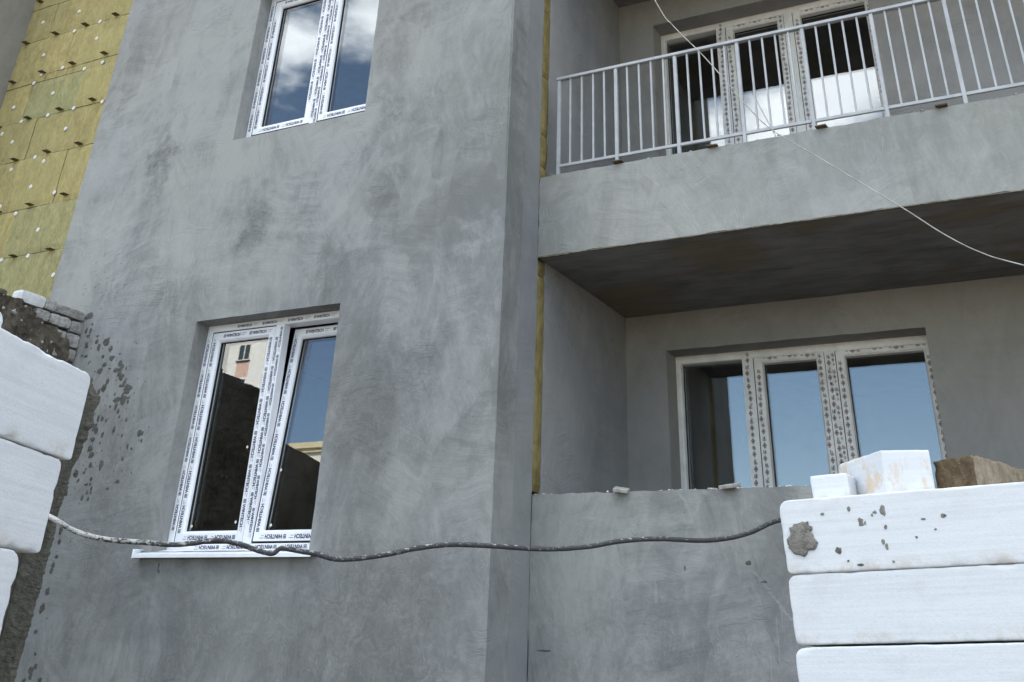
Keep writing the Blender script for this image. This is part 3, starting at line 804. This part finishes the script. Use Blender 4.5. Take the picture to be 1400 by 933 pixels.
def balcony_window(zt, zb, bare):
    w = empty('window', (0, 0, 0), None, None); w.parent = B
    X0, X1, Z0, Z1 = -3.00, -.93, zb - .03, zt + .030
    y = 8.16
    fr = MB().ring(X0, X1, Z0, Z1, FRP(y, .092 if False else .09))
    fr.box(-2.408, -2.322, y + .0005, y + .069, Z0 + .06, Z1 - .06).box(-1.773, -1.696, y + .0005, y + .069, Z0 + .06, Z1 - .06)
    fr.build('frame', PVC_C, w)
    z0, z1 = Z0 + .09, Z1 - .066
    pr = MB(); yo = -.0012
    g = MB(); pane(g, -2.911, -2.409, Z0 + .09, Z1 - .078, y + .066); g.build('pane', GLASS, w)
    MB().ring(-2.910, -2.410, Z0 + .091, Z1 - .0785, GKP(y + .056)).build('gasket', GASKET, w)
    for (a, b) in ((-2.319, -1.776), (-1.693, -1.0)):
        ys = y + .006
        MB().ring(a, b, z0, z1, SAP(ys, .068, .066)).build('sash', PVC_C if not (bare and a > -2) else PVC_C, w)
        MB().ring(a + .068, b - .068, z0 + .068, z1 - .068, GKP(ys + .060)).ring(a, b, z0, z1, [(-.0028, ys + .02), (-.0028, ys - .001), (.0012, ys - .001), (.0012, ys + .02)]).build('gasket', GASKET, w)
        g = MB(); pane(g, a + .067, b - .067, z0 + .067, z1 - .067, ys + .068); g.build('pane', GLASS, w)
        r = random.Random(int(a * 100) + int(zt * 10))
        diamonds(pr, (a + .030, ys + yo, z0 + .05), (a + .030, ys + yo, z1 - .03), (1, 0, 0), start=.05, rnd=r)
        diamonds(pr, (b - .032, ys + yo, z0 + .05), (b - .032, ys + yo, z1 - .03), (1, 0, 0), start=.02, rnd=r)
        diamonds(pr, (a + .03, ys + yo, z1 - .028), (b - .03, ys + yo, z1 - .028), (0, 0, 1), .15, start=.10, rnd=r)
    r = random.Random(9)
    diamonds(pr, (-2.368, y + yo, Z0 + .1), (-2.368, y + yo, Z1 - .05), (1, 0, 0), start=.03, rnd=r)
    if not bare:
        diamonds(pr, (-1.747, y + yo, Z0 + .1), (-1.747, y + yo, Z1 - .05), (1, 0, 0), start=.06, rnd=r)
        diamonds(pr, (-1.717, y + yo, Z0 + .1), (-1.717, y + yo, Z1 - .05), (1, 0, 0), .13, .014, start=.09, rnd=r)
    diamonds(pr, (-.985, y + yo, Z0 + .1), (-.985, y + yo, Z1 - .05), (1, 0, 0), start=.06, rnd=r)
    tag(pr.build('film_print', [PRINT, PRINT_K, PRINT_R], w), kind='stuff')
balcony_window(2.16, -.06, False)
balcony_window(5.16, 2.94, True)

# mortar smears and splashes on the front wall
SPOTS = [(-7.117, 2.169, .018, .021), (-7.067, 2.168, .014, .027), (-7.08, 2.126, .021, .013), (-7.07, 2.22, .012, .009), (-7.072, 2.052, .023, .028), (-7.048, 1.967, .018, .011), (-6.986, 1.918, .008, .007), (-6.972, 2.116, .013, .013), (-6.966, 2.073, .02, .019), (-6.927, 2.022, .019, .033), (-6.853, 1.948, .015, .015), (-6.856, 2.063, .04, .034), (-6.789, 2.0, .02, .022), (-6.753, 1.93, .032, .022), (-6.817, 1.881, .022, .018), (-6.849, 1.835, .032, .022), (-6.737, 1.751, .017, .018), (-6.759, 1.705, .022, .035), (-6.806, 1.68, .014, .026), (-6.673, 1.954, .009, .009), (-6.646, 1.881, .022, .03), (-6.614, 1.854, .022, .02), (-6.676, 1.83, .026, .018), (-6.627, 1.806, .026, .035), (-6.6, 1.775, .029, .026), (-6.553, 1.727, .019, .035), (-6.499, 1.68, .044, .034), (-6.578, 1.709, .024, .01), (-6.525, 1.602, .03, .039), (-6.589, 1.606, .038, .022), (-6.476, 1.612, .016, .01), (-6.467, 1.585, .012, .012), (-6.582, 1.558, .016, .024), (-6.644, 1.563, .011, .012), (-6.626, 1.648, .009, .012), (-6.568, 1.838, .007, .016), (-6.747, 1.848, .012, .006), (-6.903, 1.837, .007, .005), (-7.13, 2.293, .044, .028), (-7.1, 1.975, .008, .008), (-6.549, 1.522, .013, .017), (-6.519, 1.483, .008, .011), (-6.442, 1.454, .01, .013), (-6.742, 1.484, .015, .023), (-6.698, 1.479, .017, .021), (-6.652, 1.461, .011, .015), (-6.547, 1.391, .018, .026), (-6.657, 1.361, .016, .021), (-6.734, 1.394, .019, .025), (-6.45, 1.345, .01, .011), (-6.271, 1.353, .038, .022), (-6.745, 1.333, .027, .019), (-6.748, 1.268, .027, .023), (-6.725, 1.223, .029, .024), (-6.596, 1.149, .021, .037), (-6.37, 1.264, .01, .018), (-6.325, 1.249, .01, .009), (-6.392, 1.184, .011, .014), (-6.394, 1.033, .023, .016), (-6.476, .988, .014, .009), (-6.707, 1.154, .016, .02), (-6.743, 1.129, .008, .009), (-6.753, 1.104, .011, .013), (-6.838, 1.103, .024, .033), (-6.793, 1.052, .013, .011), (-6.665, 1.057, .01, .015), (-6.7, 1.022, .018, .009), (-6.662, 1.023, .009, .011), (-6.64, .992, .013, .014), (-6.674, .967, .01, .013), (-6.635, .966, .009, .011), (-6.649, .923, .012, .018), (-6.711, .934, .013, .02), (-6.894, .973, .021, .022), (-6.242, 1.3, .01, .013), (-6.662, 1.303, .008, .011), (-6.755, 1.416, .022, .029), (-6.85, .722, .02, .028), (-6.837, .649, .018, .018), (-6.828, .557, .018, .015), (-6.842, .501, .018, .018), (-6.847, .467, .018, .021), (-6.833, .337, .022, .029), (-6.848, .235, .026, .032), (-6.857, .096, .018, .014), (-6.805, -.032, .013, .011), (-6.776, -.101, .017, .016), (-6.809, -.128, .026, .024), (-6.702, -.177, .021, .016), (-6.854, -.186, .019, .016), (-6.798, -.163, .019, .019)]
EDGE = [(-6.93, 1.80), (-6.86, 1.70), (-6.776, 1.638), (-6.767, 1.59), (-6.796, 1.538), (-6.792, 1.486), (-6.762, 1.442), (-6.806, 1.392), (-6.802, 1.34), (-6.834, 1.28), (-6.827, 1.239), (-6.843, 1.199), (-6.883, 1.14), (-6.891, 1.1), (-6.893, 1.065), (-6.876, 1.0), (-6.896, .932), (-6.904, .893), (-6.914, .821), (-6.901, .749), (-6.897, .701), (-6.899, .631), (-6.902, .561), (-6.904, .492), (-6.906, .423), (-6.899, .333), (-6.916, .266), (-6.915, .155), (-6.923, .068), (-6.931, -.018), (-6.945, -.103), (-6.94, -.199), (-6.95, -.6), (-6.95, -1.6)]
def wall_y(x, z):
    p = Vector((x, YF, z)); return YF - (noise.noise(p * 1.4) * .003 + noise.noise(p * 6) * .0009)
def blob(mb, x, z, rx, rz, th=.005, yfun=wall_y, seed=0, n=14):
    rim, top = [], []
    ph = seed * 1.7
    for k in range(n):
        a = 2 * pi * k / n
        q = 1 + .55 * noise.noise(Vector((cos(a) * 1.5 + ph, sin(a) * 1.5, seed * 3.1))) + .25 * noise.noise(Vector((cos(a) * 4 + ph, sin(a) * 4, seed)))
        X, Z = x + cos(a) * rx * q, z + sin(a) * rz * q
        rim.append((X, yfun(X, Z) + .0005, Z))
        X, Z = x + cos(a) * rx * q * .86, z + sin(a) * rz * q * .86
        top.append((X, yfun(X, Z) - th * .7, Z))
    mb.add(rim + top + [(x, yfun(x, z) - th, z)], [(k, (k + 1) % n, n + (k + 1) % n, n + k) for k in range(n)] + [(n + k, n + (k + 1) % n, 2 * n) for k in range(n)])
mb = MB()
for i, (x, z, rx, rz) in enumerate(SPOTS): blob(mb, x, z, rx, rz, .004, seed=i)
rnd = random.Random(21)
for i in range(150):
    j = rnd.choice(SPOTS); blob(mb, j[0] + rnd.gauss(0, .09), j[1] + rnd.gauss(0, .1), rnd.uniform(.002, .006), rnd.uniform(.003, .009), .002, seed=i + 200, n=8)
tag(mb.build('mortar_splash', MORTAR_P, B), kind='stuff')
# ragged vertical strip of mortar where the brick wall meets the front wall
mb = MB()
pl = []
for (a, b) in zip(EDGE, EDGE[1:]):
    n = max(2, int((a[1] - b[1]) / .012))
    for i in range(n):
        x, z = a[0] + (b[0] - a[0]) * i / n, a[1] + (b[1] - a[1]) * i / n
        pl.append((x + noise.noise(Vector((2, z * 34, 7))) * .018 + noise.noise(Vector((4, z * 90, 1))) * .012, z))
v, fs = [], []
for (x, z) in pl:
    for k in range(7):
        t = k / 6; X = -7.155 + (x + 7.155) * t
        h = .010 + .010 * abs(noise.noise(Vector((X * 22, z * 22, 1)))) + .012 * (1 - t)
        v.append((X, YF - (h if k < 6 else -.001), z))
fs = [(j * 7 + i, j * 7 + i + 1, (j + 1) * 7 + i + 1, (j + 1) * 7 + i) for j in range(len(pl) - 1) for i in range(6)]
mb.add(v, fs).build('mortar_strip', MORTAR_S, B)
# pale dabs of render near the top of the brick wall
mb = MB(); rnd = random.Random(5)
for i in range(42):
    x, z = rnd.gauss(-7.05, .13), rnd.gauss(2.52, .12)
    if z < 2.3: z += .15
    x = max(x, -7.5)
    blob(mb, x, z, rnd.uniform(.006, .022), rnd.uniform(.004, .010), .003, seed=i + 50, n=8)
blob(mb, -7.02, 2.27, .010, .028, .004, seed=3)
tag(mb.build('plaster_dab', P_PATCH, B), kind='stuff')
# smears and scrapes on the lower parapet, a gouge under the sill
def par_y(x, z):
    p = Vector((x, YP, z)); return YP - (noise.noise(p * 1.4) * .003 + noise.noise(p * 6) * .0009)
mb = MB()
for i in range(22): blob(mb, -1.90 + i * .0085, .50 - i * .0105 + random.uniform(-.004, .004), random.uniform(.006, .013), random.uniform(.007, .012), .0006 + .00004 * i, par_y, i + 11, 9)
for i, (x, z, rx, rz) in enumerate(((-1.80, .18, .006, .12), (-1.85, .06, .005, .09), (-1.77, .30, .004, .07), (-2.62, .60, .016, .07), (-2.48, .40, .012, .06), (-2.60, .72, .02, .03), (-2.9, .78, .05, .012))):
    blob(mb, x, z, rx, rz, .0016, par_y, i + 31, 14)
tag(mb.build('plaster_smear', P_PATCH, B), kind='stuff')
mb = MB()
blob(mb, -1.93, .545, .022, .012, .001, par_y, 3, 9); blob(mb, -1.85, .455, .020, .008, .001, par_y, 5, 9); blob(mb, -2.30, .52, .006, .014, .001, par_y, 8, 9)
blob(mb, -5.83, .485, .007, .030, .001, wall_y, 4, 10); blob(mb, -5.82, .46, .012, .010, .001, wall_y, 6, 9)
blob(mb, -3.30 + .12, .10, .05, .006, .001, par_y, 9, 10)
tag(mb.build('plaster_gouge', MORTAR_P, B), kind='stuff')

# ------------------------------------------------------------------ balcony railing
R = empty('balcony_railing', (-1.4, 6.42, 3.055), 'grey painted steel railing with thin bars on the upper balcony edge', 'railing')
Rm = R.location
posts = [-3.165 + .4718 * i for i in range(16)]
y = 6.42
rail = MB().box(posts[0] - .02, posts[-1] + .02, y - .02, y + .02, 3.862, 3.886, b=.003)
def rel(mb): mb.v = [(p[0] - Rm.x, p[1] - Rm.y, p[2] - Rm.z) for p in mb.v]; return mb
rel(rail).build('top_rail', RAILM, R)
for a, b in zip(posts, posts[1:]):
    rel(MB().box(a + .0125, b - .0125, y - .010, y + .010, 3.134, 3.156, b=.002)).build('bottom_rail', RAILM, R)
p0 = MB().box(-.0125, .0125, -.0125, .0125, 0, .812, b=.002).build('post', RAILM, R)
p0.location = (posts[0] - Rm.x, 0, -.005)
for x in posts[1:]: copy_of(p0, (x - Rm.x, 0, -.005))
b0 = MB().box(-.0065, .0065, -.0065, .0065, 0, .706).build('baluster', RAILM, R)
bx = [a + .4718 / 5 * k for a in posts[:-1] for k in range(1, 5)]
for i, x in enumerate(bx):
    o = b0 if i == 0 else copy_of(b0)
    o.location = (x - Rm.x + random.uniform(-.002, .002), 0, .1012); o.rotation_euler = (0, random.uniform(-.004, .004), random.uniform(-.1, .1))

# ------------------------------------------------------------------ brick wing wall
K = 1.0235
WW = empty('brick_wall', (-7.16, 5.0, GZ), 'low broken brick wing wall smeared with dark mortar, jutting from the grey facade at left', 'wall')
WX = -7.16
def wl_(mb): mb.v = [(p[0] + 7.16, p[1] - 5.0, p[2] - GZ) for p in mb.v]; return mb
def rough_box(mb, x0, x1, y0, y1, z0, z1, amp, seed, step=.03):
    bm = bmesh.new(); bmesh.ops.create_cube(bm, size=1)
    bmesh.ops.subdivide_edges(bm, edges=bm.edges[:], cuts=3, use_grid_fill=True)
    vs = []
    for v in bm.verts:
        p = Vector((x0 + (v.co.x + .5) * (x1 - x0), y0 + (v.co.y + .5) * (y1 - y0), z0 + (v.co.z + .5) * (z1 - z0)))
        ctr = Vector(((x0 + x1) / 2, (y0 + y1) / 2, (z0 + z1) / 2))
        corner = sum(abs(abs(c) - .5) < 1e-4 for c in v.co)
        q = p + (ctr - p) * (.05 * (corner - 1) if corner > 1 else 0)
        s = Vector((seed * 3.3, seed * 1.7, 0))
        q += Vector((noise.noise(p * 18 + s), noise.noise(p * 18 + s + Vector((5, 5, 5))), noise.noise(p * 18 + s + Vector((9, 1, 4))))) * amp
        vs.append(q)
    bm.verts.index_update()
    mb.add(vs, [[v.index for v in f.verts] for f in bm.faces]); bm.free(); return mb
BR = [(5.441, 5.722, 2.195, 2.262, 1), (5.331, 5.436, 2.193, 2.268, 0), (5.267, 5.397, 2.105, 2.182, 1), (5.402, 5.609, 2.105, 2.182, 0), (5.614, 5.730, 2.092, 2.176, 1), (5.600, 5.728, 1.984, 2.082, 0),
      (5.40, 5.594, 1.984, 2.082, 1), (5.620, 5.726, 1.880, 1.970, 1), (5.38, 5.612, 1.880, 1.970, 0), (5.48, 5.726, 1.775, 1.868, 0), (5.56, 5.726, 1.672, 1.765, 1), (5.40, 5.726, 1.569, 1.662, 0)]
for i, (a, b, z0, z1, m) in enumerate(BR):
    wl_(rough_box(MB(), WX - .115, WX + random.uniform(-.004, .006), a * K, b * K, z0 * K, z1 * K, .006, i)).build('brick', BRICK[m], WW)
o = wl_(rough_box(MB(), WX - .115, WX + .006, 5.10 * K, 5.326 * K, 2.186 * K, 2.274 * K, .002, 40)).build('brick', BRICK_W, WW); o['label'] = 'clean white brick on top of the wall'
# wall body and its mortar coat
def wtop(y_): return 2.225 if y_ > 5.2 else 2.245 - .02 * noise.noise(Vector((y_ * 3, 0, 0)))
wl_(MB().box(WX - .25, WX - .118, 2.2, 5.865, GZ, 2.22).box(WX - .117, WX - .012, 2.2, 5.44, GZ, 2.13).box(WX - .116, WX - .012, 5.44, 5.864, GZ, 1.60)).build('wall_core', MORTAR_S, WW)
def coat_edge(z):   # far (Y) limit of the mortar coat at height z
    pts_ = [(2.30, 4.6), (2.26, 5.06), (2.235, 5.25), (2.20, 5.34), (2.15, 5.42), (2.13, 5.62), (2.06, 5.74), (2.0, 5.77), (1.9, 5.80), (1.7, 5.84), (1.5, 5.866), (-2, 5.866)]
    for (za, ya), (zb_, yb) in zip(pts_, pts_[1:]):
        if zb_ <= z <= za: return ya + (yb - ya) * (za - z) / (za - zb_)
    return 4.5
v, fs, idx = [], [], {}
st = .028
ny, nz = int((5.866 - 3.9) / st), int((2.30 - .9) / st)
def mv(i, j):
    if (i, j) not in idx:
        y_, z = 5.866 - i * st, .9 + j * st
        p = Vector((0, y_ * 9, z * 9))
        idx[(i, j)] = len(v)
        y2 = min(5.866, y_ + noise.noise(p * 2.2) * .012)
        v.append((WX + .016 + noise.noise(p) * .018 + noise.noise(p * 3.1) * .014, y2, z + noise.noise(p * 2.5 + Vector((4, 4, 4))) * .012))
    return idx[(i, j)]
for i in range(ny):
    for j in range(nz):
        y_, z = 5.866 - (i + .5) * st, .9 + (j + .5) * st
        lim = coat_edge(z) + noise.noise(Vector((z * 14, y_ * 14, 2))) * .055
        if y_ < lim and z < 2.272 + noise.noise(Vector((y_ * 6, 1, 1))) * .02 - max(0, (5.0 - y_)) * .10: fs.append((mv(i, j), mv(i + 1, j), mv(i + 1, j + 1), mv(i, j + 1)))
bm = bmesh.new()
bv = [bm.verts.new(p) for p in v]
for f in fs: bm.faces.new([bv[i] for i in f])
bmesh.ops.recalc_face_normals(bm, faces=bm.faces[:])
e = bmesh.ops.extrude_face_region(bm, geom=bm.faces[:])
for q in e['geom']:
    if isinstance(q, bmesh.types.BMVert): q.co.x = min(q.co.x, WX) - .05
bmesh.ops.recalc_face_normals(bm, faces=bm.faces[:])
bmesh.ops.translate(bm, verts=bm.verts[:], vec=(7.16, -5.0, -GZ))
me = bpy.data.meshes.new('mortar_coat'); bm.to_mesh(me); bm.free()
link('mortar_coat', me, WW, [MORTAR_D])
# nearer stretch of the coat, only seen mirrored in the glass
wl_(rough_box(MB(), WX - .02, WX + .02, 2.2, 3.95, GZ, 2.17, .012, 77)).build('mortar_coat', MORTAR_D, WW)
mb = MB(); rnd = random.Random(8)
for i in range(22):   # pebbles and lumps caught in the mortar
    y_, z = rnd.uniform(4.75, 5.6), rnd.uniform(1.95, 2.24)
    if y_ > coat_edge(z) - .03: continue
    c = Vector((WX + .032, y_, z)); r = rnd.uniform(.006, .017)
    ring = [c + Vector((0, cos(q * pi / 3) * r * rnd.uniform(.7, 1.3), sin(q * pi / 3) * r * rnd.uniform(.7, 1.1))) for q in range(6)]
    mb.add(ring + [c + Vector((r * .9, 0, 0)), c - Vector((r, 0, 0))], [(q, (q + 1) % 6, 6) for q in range(6)] + [((q + 1) % 6, q, 7) for q in range(6)])
tag(wl_(mb).build('pebble', BRICK[0], WW), kind='stuff')

# ------------------------------------------------------------------ aerated concrete blocks
def block_mesh(L, D, H, r=.0045, seed=0, step=.016, amp=.0007, chip=.008, skew=0, end=None, er=.034, split=False):
    """rounded, chipped block; origin at its lower front left corner, x length, y depth, z height"""
    def ax(n_): return [0, .003, .006, .011] + frange(.02, n_ - .02, step) + [n_ - .011, n_ - .006, n_ - .003, n_]
    dims = (L, D, H); vs, fs, ids = [], [], {}
    def vert(p):
        key = tuple(round(c, 5) for c in p)
        if key in ids: return ids[key]
        p = Vector(p); s = Vector((seed * 7.1, seed * 3.7, seed * 1.3))
        rr = r * (1 + .7 * noise.noise(p * 9 + s)) + chip * max(0, noise.noise(p * 26 + s) - .12) * 2
        rr = min(max(rr, .004), min(dims) / 2.1)
        c = Vector([min(max(p[i], rr), dims[i] - rr) for i in range(3)])
        d = p - c
        q = c + d.normalized() * rr if d.length > 1e-6 else p
        n_ = d.normalized() if d.length > 1e-6 else Vector((0, 0, 0))
        if end is not None:      # one worn, rounded end
            ex = q.x if end == 0 else L - q.x
            for zz, sg, e_ in ((H, 1, er), (0, -1, er * .6)):
                ez = (zz - q.z) * sg
                if ex < e_ and ez < e_:
                    dd = Vector((e_ - ex, e_ - ez)); 
                    if dd.length > e_:
                        dd *= e_ / dd.length
                        nx = e_ - dd.x; q.x = nx if end == 0 else L - nx
                        q.z = zz - sg * (e_ - dd.y)
        q = q + n_ * (noise.noise(p * 40 + s) * amp + noise.noise(p * 8 + s) * amp * 1.2)
        q.x -= skew * q.y
        ids[key] = len(vs); vs.append(q); return ids[key]
    def face(a, b, fn, flip):
        A, Bx = ax(a), ax(b)
        for i in range(len(A) - 1):
            for j in range(len(Bx) - 1):
                q = [vert(fn(A[i], Bx[j])), vert(fn(A[i + 1], Bx[j])), vert(fn(A[i + 1], Bx[j + 1])), vert(fn(A[i], Bx[j + 1]))]
                fs.append(q[::-1] if flip else q)
    face(L, H, lambda a, b: (a, 0, b), False); face(L, H, lambda a, b: (a, D, b), True)
    face(D, H, lambda a, b: (0, a, b), True); face(D, H, lambda a, b: (L, a, b), False)
    face(L, D, lambda a, b: (a, b, 0), True); face(L, D, lambda a, b: (a, b, H), False)
    me = bpy.data.meshes.new('aerated_block'); me.from_pydata(vs, [], fs); me.update()
    for p in me.polygons:
        p.use_smooth = True
        if split and p.normal.x > .6: p.material_index = 1
    return me
def blk(label, L, D, H, M4, mat=AAC, name='aerated_block', cat='block', group=None, **kw):
    o = link(name, block_mesh(L, D, H, **kw), None, [mat]); o.matrix_world = M4
    return tag(o, label, cat, group)
# right stack: long faces towards the camera, the pile leans slightly
RS = Matrix.Translation((-1.008, 3.70, .485)) @ Matrix.Rotation(radians(-.6), 4, 'Z') @ Matrix.Rotation(radians(-2.55), 4, 'Y')
def on(x, y, z, rz=0): return RS @ Matrix.Translation((x, y, z)) @ Matrix.Rotation(rz, 4, 'Z')
H = .2
GR = 'white blocks piled at right'
blk_a = blk('long white block with a grey mortar splat, top course of the right pile', .82, .25, .211, on(0, 0, -.200), group=GR, end=0, seed=1)
blk('white block of the second course, under the mortar-splashed block', .84, .25, .188, on(-.004, .004, -.389), group=GR, end=0, seed=3)
blk('white block of the third course, lowest one showing in the right pile', .86, .25, .197, on(-.010, .002, -.592), group=GR, end=0, seed=5)
zc = -.592
lowlab = 'white block low in the right pile, under the courses in view'
low = None
M_AXIS = None
for i in range(7):
    zc -= .199
    if RS.translation.z + zc < GZ - .05: break
    o = blk(lowlab, .72, .25, .196, on(.03 + .004 * (i % 2), 0, zc), group='white blocks under the right pile', seed=6 + i, step=.06)
# pieces lying on top of the right pile
def standing(x, y, z, rz): return Matrix.Translation((x, y, z)) @ Matrix.Rotation(rz, 4, 'Z')
blk('small white cut-off lying at the left end on top of the right pile', .125, .10, .085, on(.082, .13, .013, radians(-2)), group='cut pieces on top of the right pile', seed=20)
blk('white block end with tan stains standing on top of the right pile', .152, .26, .137, standing(-.68, 3.785, .512, radians(10)), mat=AAC_Y, group='cut pieces on top of the right pile', skew=.57, seed=21)
st_me = block_mesh(.171, .36, .098, r=.006, seed=31, amp=.004, chip=.016, skew=.31, split=True)
so = link('brown_stone', st_me, None, [STONE, STONE_L]); so.matrix_world = standing(-.533, 3.853, .522, radians(-37))
tag(so, 'brown porous stone wedge lying on the right pile beside the stained white block', 'stone')
# mortar on the block
sp = MB()
fy = lambda X, Z: -.0005
blob(sp, .062, .098, .040, .045, .012, fy, 5, 26); blob(sp, .05, .075, .032, .03, .011, fy, 9, 20); blob(sp, .072, .122, .026, .022, .012, fy, 2, 18); blob(sp, .045, .12, .016, .018, .010, fy, 12, 14)
s_o = sp.build('mortar_splat', MORTAR_G, blk_a)
dr = MB()
for i, (px, pz, rx, rz) in enumerate(((.222, .172, .006, .007), (.253, .132, .009, .013), (.30, .158, .006, .005), (.29, .15, .004, .004), (.325, .162, .009, .016), (.325, .115, .005, .006), (.17, .058, .010, .011), (.31, .075, .005, .008), (.318, .062, .005, .010),
                                      (.137, .163, .006, .004), (.41, .082, .004, .004), (.50, .135, .008, .006), (.195, .028, .004, .003), (.33, .02, .004, .003), (.265, .130, .003, .006), (.47, .10, .004, .003), (.23, .016, .012, .004), (.44, .13, .007, .003))):
    blob(dr, px, pz, rx, rz, .002, fy, i + 3, 10)
tag(dr.build('mortar_drop', MORTAR_G, blk_a), kind='stuff')

# left pile: long faces running away from the camera
LD = Vector((-.358, .934, 0)).normalized()
ang = math.atan2(LD.y, LD.x)
# local x = along the pile (towards the camera = -), local y = to the left (depth), local z up
def ln(s_, depth, z, tilt=0):   # s_ = distance from the far end, back towards the camera
    far = Vector((-2.21, 1.875, 0))
    P = far - LD * s_
    return Matrix.Translation((P.x, P.y, z)) @ Matrix.Rotation(ang, 4, 'Z') @ Matrix.Translation((-.62, depth, 0)) @ Matrix.Rotation(tilt, 4, 'Y')
GL = 'white blocks piled at left'
zt = .578
blk('white block at left whose rounded end overhangs, top full course of the left pile', .62, .3, .199, ln(0, 0, zt - .199), group=GL, end=1, er=.03, chip=.014, seed=51)
blk('white block at left in the second course, with the cable emerging at its end', .62, .3, .197, ln(.03, .004, zt - .398), group=GL, end=1, er=.03, chip=.014, seed=52)
blk('white block at left in the third course, lowest one showing at the picture edge', .62, .3, .197, ln(.105, .004, zt - .597), group=GL, end=1, er=.045, chip=.014, seed=53)
blk('white block peeking in at the left picture edge above the top full course', .55, .2, .11, ln(.07, .19, zt + .002), group=GL, end=1, seed=54)
zc = zt - .597
for i in range(8):
    zc -= .199
    if zc < GZ - .06: break
    blk('white block low in the left pile, under the courses in view', .62, .3, .197, ln(.10 + .004 * (i % 2), .003, zc), group='white blocks under the left pile', seed=70 + i, step=.06)

# ------------------------------------------------------------------ cable and wire
CP = [(-3.579, .416), (-3.437, .369), (-3.278, .339), (-3.06, .325), (-2.921, .317), (-2.823, .323), (-2.727, .329), (-2.629, .315), (-2.563, .299), (-2.494, .288), (-2.457, .303), (-2.382, .294), (-2.322, .287),
      (-2.219, .27), (-2.069, .28), (-1.937, .299), (-1.809, .308), (-1.659, .302), (-1.515, .294), (-1.377, .298), (-1.266, .312), (-1.158, .316), (-1.033, .311), (-.951, .317), (-.891, .331), (-.824, .355)]
pts = []
for i, (x, z) in enumerate(CP):
    t = (x + 3.579) / 2.755
    # the cable runs from behind the left pile to behind the right pile
    ya, yb = 2.45, 3.86
    # ray through the measured direction meets the vertical plane of the cable
    X0, Y0 = -3.579 * ya / 3, ya
    X1, Y1 = -.824 * yb / 3, yb
    dx, dy = x / 3, 1.0
    den = dx * (Y1 - Y0) - dy * (X1 - X0)
    s_ = (X0 * (Y1 - Y0) - Y0 * (X1 - X0)) / den
    pts.append((dx * s_, dy * s_, z / 3 * s_))
a, b = Vector(pts[0]), Vector(pts[-1])
pts = [(a.x - .35, a.y + .02, a.z + .10)] + pts + [(b.x + .10, b.y + .10, b.z + .02), (b.x + .3, b.y + .16, b.z + .0), (b.x + .7, b.y + .2, b.z - .1)]
path = catmull(pts, 9)
mb = MB().tube(path, .0074, 10, rfun=lambda i, k: 1 + .16 * noise.noise(Vector((i * .35, k * .9, 2))) + .08 * noise.noise(Vector((i * 1.3, k * 1.7, 5))))
tag(mb.build('cable', CABLE), 'thick black cable crusted with white cement, sagging from the left pile to the right pile', 'cable')
WPT = [(-2.6, 5.62, 5.2), (-2.13, 5.8, 3.972), (-2.007, 5.8, 3.731), (-1.816, 5.8, 3.457), (-1.639, 5.8, 3.174), (-1.474, 5.8, 2.909), (-1.33, 5.8, 2.758), (-1.19, 5.8, 2.637), (-1.0, 5.8, 2.466), (-.733, 5.8, 2.226), (-.553, 5.8, 2.054), (-.392, 5.8, 1.932), (-.2, 5.8, 1.838),
       (.6, 5.8, 1.5), (1.6, 5.8, 1.25), (3.0, 5.9, 1.2), (3.4, 6.36, 1.3)]
WPT = [(-3.3, 5.86, 7.2)] + WPT
mb = MB().tube(catmull(WPT, 8), .0034, 7)
tag(mb.build('wire', WIREM), 'thin pale wire hanging slack across the upper balcony', 'wire')

# ------------------------------------------------------------------ houses across the way (seen mirrored in the panes)
def far_house(name, label, x0, x1, y0, y1, ztop, wall, cols, floors, pink, cornice):
    h = empty(name, ((x0 + x1) / 2, y0, GZ), label, 'building')
    ox, oy, oz = h.location
    def sh(mb): mb.v = [(p[0] - ox, p[1] - oy, p[2] - oz) for p in mb.v]; return mb
    sh(MB().box(x0, x1, y1, y0, GZ, ztop)).build('wall', wall, h)
    sh(MB().box(x0 - .3, x1 + .3, y1 - .3, y0 + .45, ztop + .005, ztop + .5).box(x0 - .15, x1 + .15, y1 - .1, y0 + .25, ztop - .3, ztop)).build('cornice', cornice, h)
    wm = fm = None
    for cx in cols:
        for zf in floors:
            if wm is None:
                fr = MB().ring(-.72, .72, 0, 1.45, [(0, -.05), (0, .06), (.09, .06), (.09, -.05)]).box(-.05, .05, -.05, .055, .09, 1.36).build('window', PVC_W, h)
                pa = MB().box(-.63, -.051, -.02, .02, .09, 1.36).box(.051, .63, -.02, .02, .09, 1.36).build('pane', DARKGL, fr)
                sl = MB().box(-.8, .8, -.02, .16, -.10, -.01).build('sill', PRINT_K, fr)
                wm = fr; kids = (pa, sl)
                o = fr
            else:
                o = copy_of(wm)
                for q in kids: copy_of(q).parent = o
            o.location = (cx - ox, .012, zf - oz)
            if pink:
                q = sh(MB().box(cx - .74, cx + .74, y0 - .01, y0 + .03, zf - 1.48, zf - .12)).build('spandrel_panel', PINK, h)
    return h
far_house('far_house', 'white apartment house with pink panels, mirrored in the open window pane', -90, -65.6, -63, -75, 26.3, WHITE_R, [-87, -81, -75, -69.05], [23.03 - 3.08 * k for k in range(4)], True, WHITE_R)
far_house('far_house', 'cream apartment house with yellow cornice, mirrored low in the tilted window leaf', -64.6, -38, -63, -76, 27.0, CREAM, [-58, -52, -46, -41], [22.0 - 2.95 * k for k in range(3)], False, CORNICE)
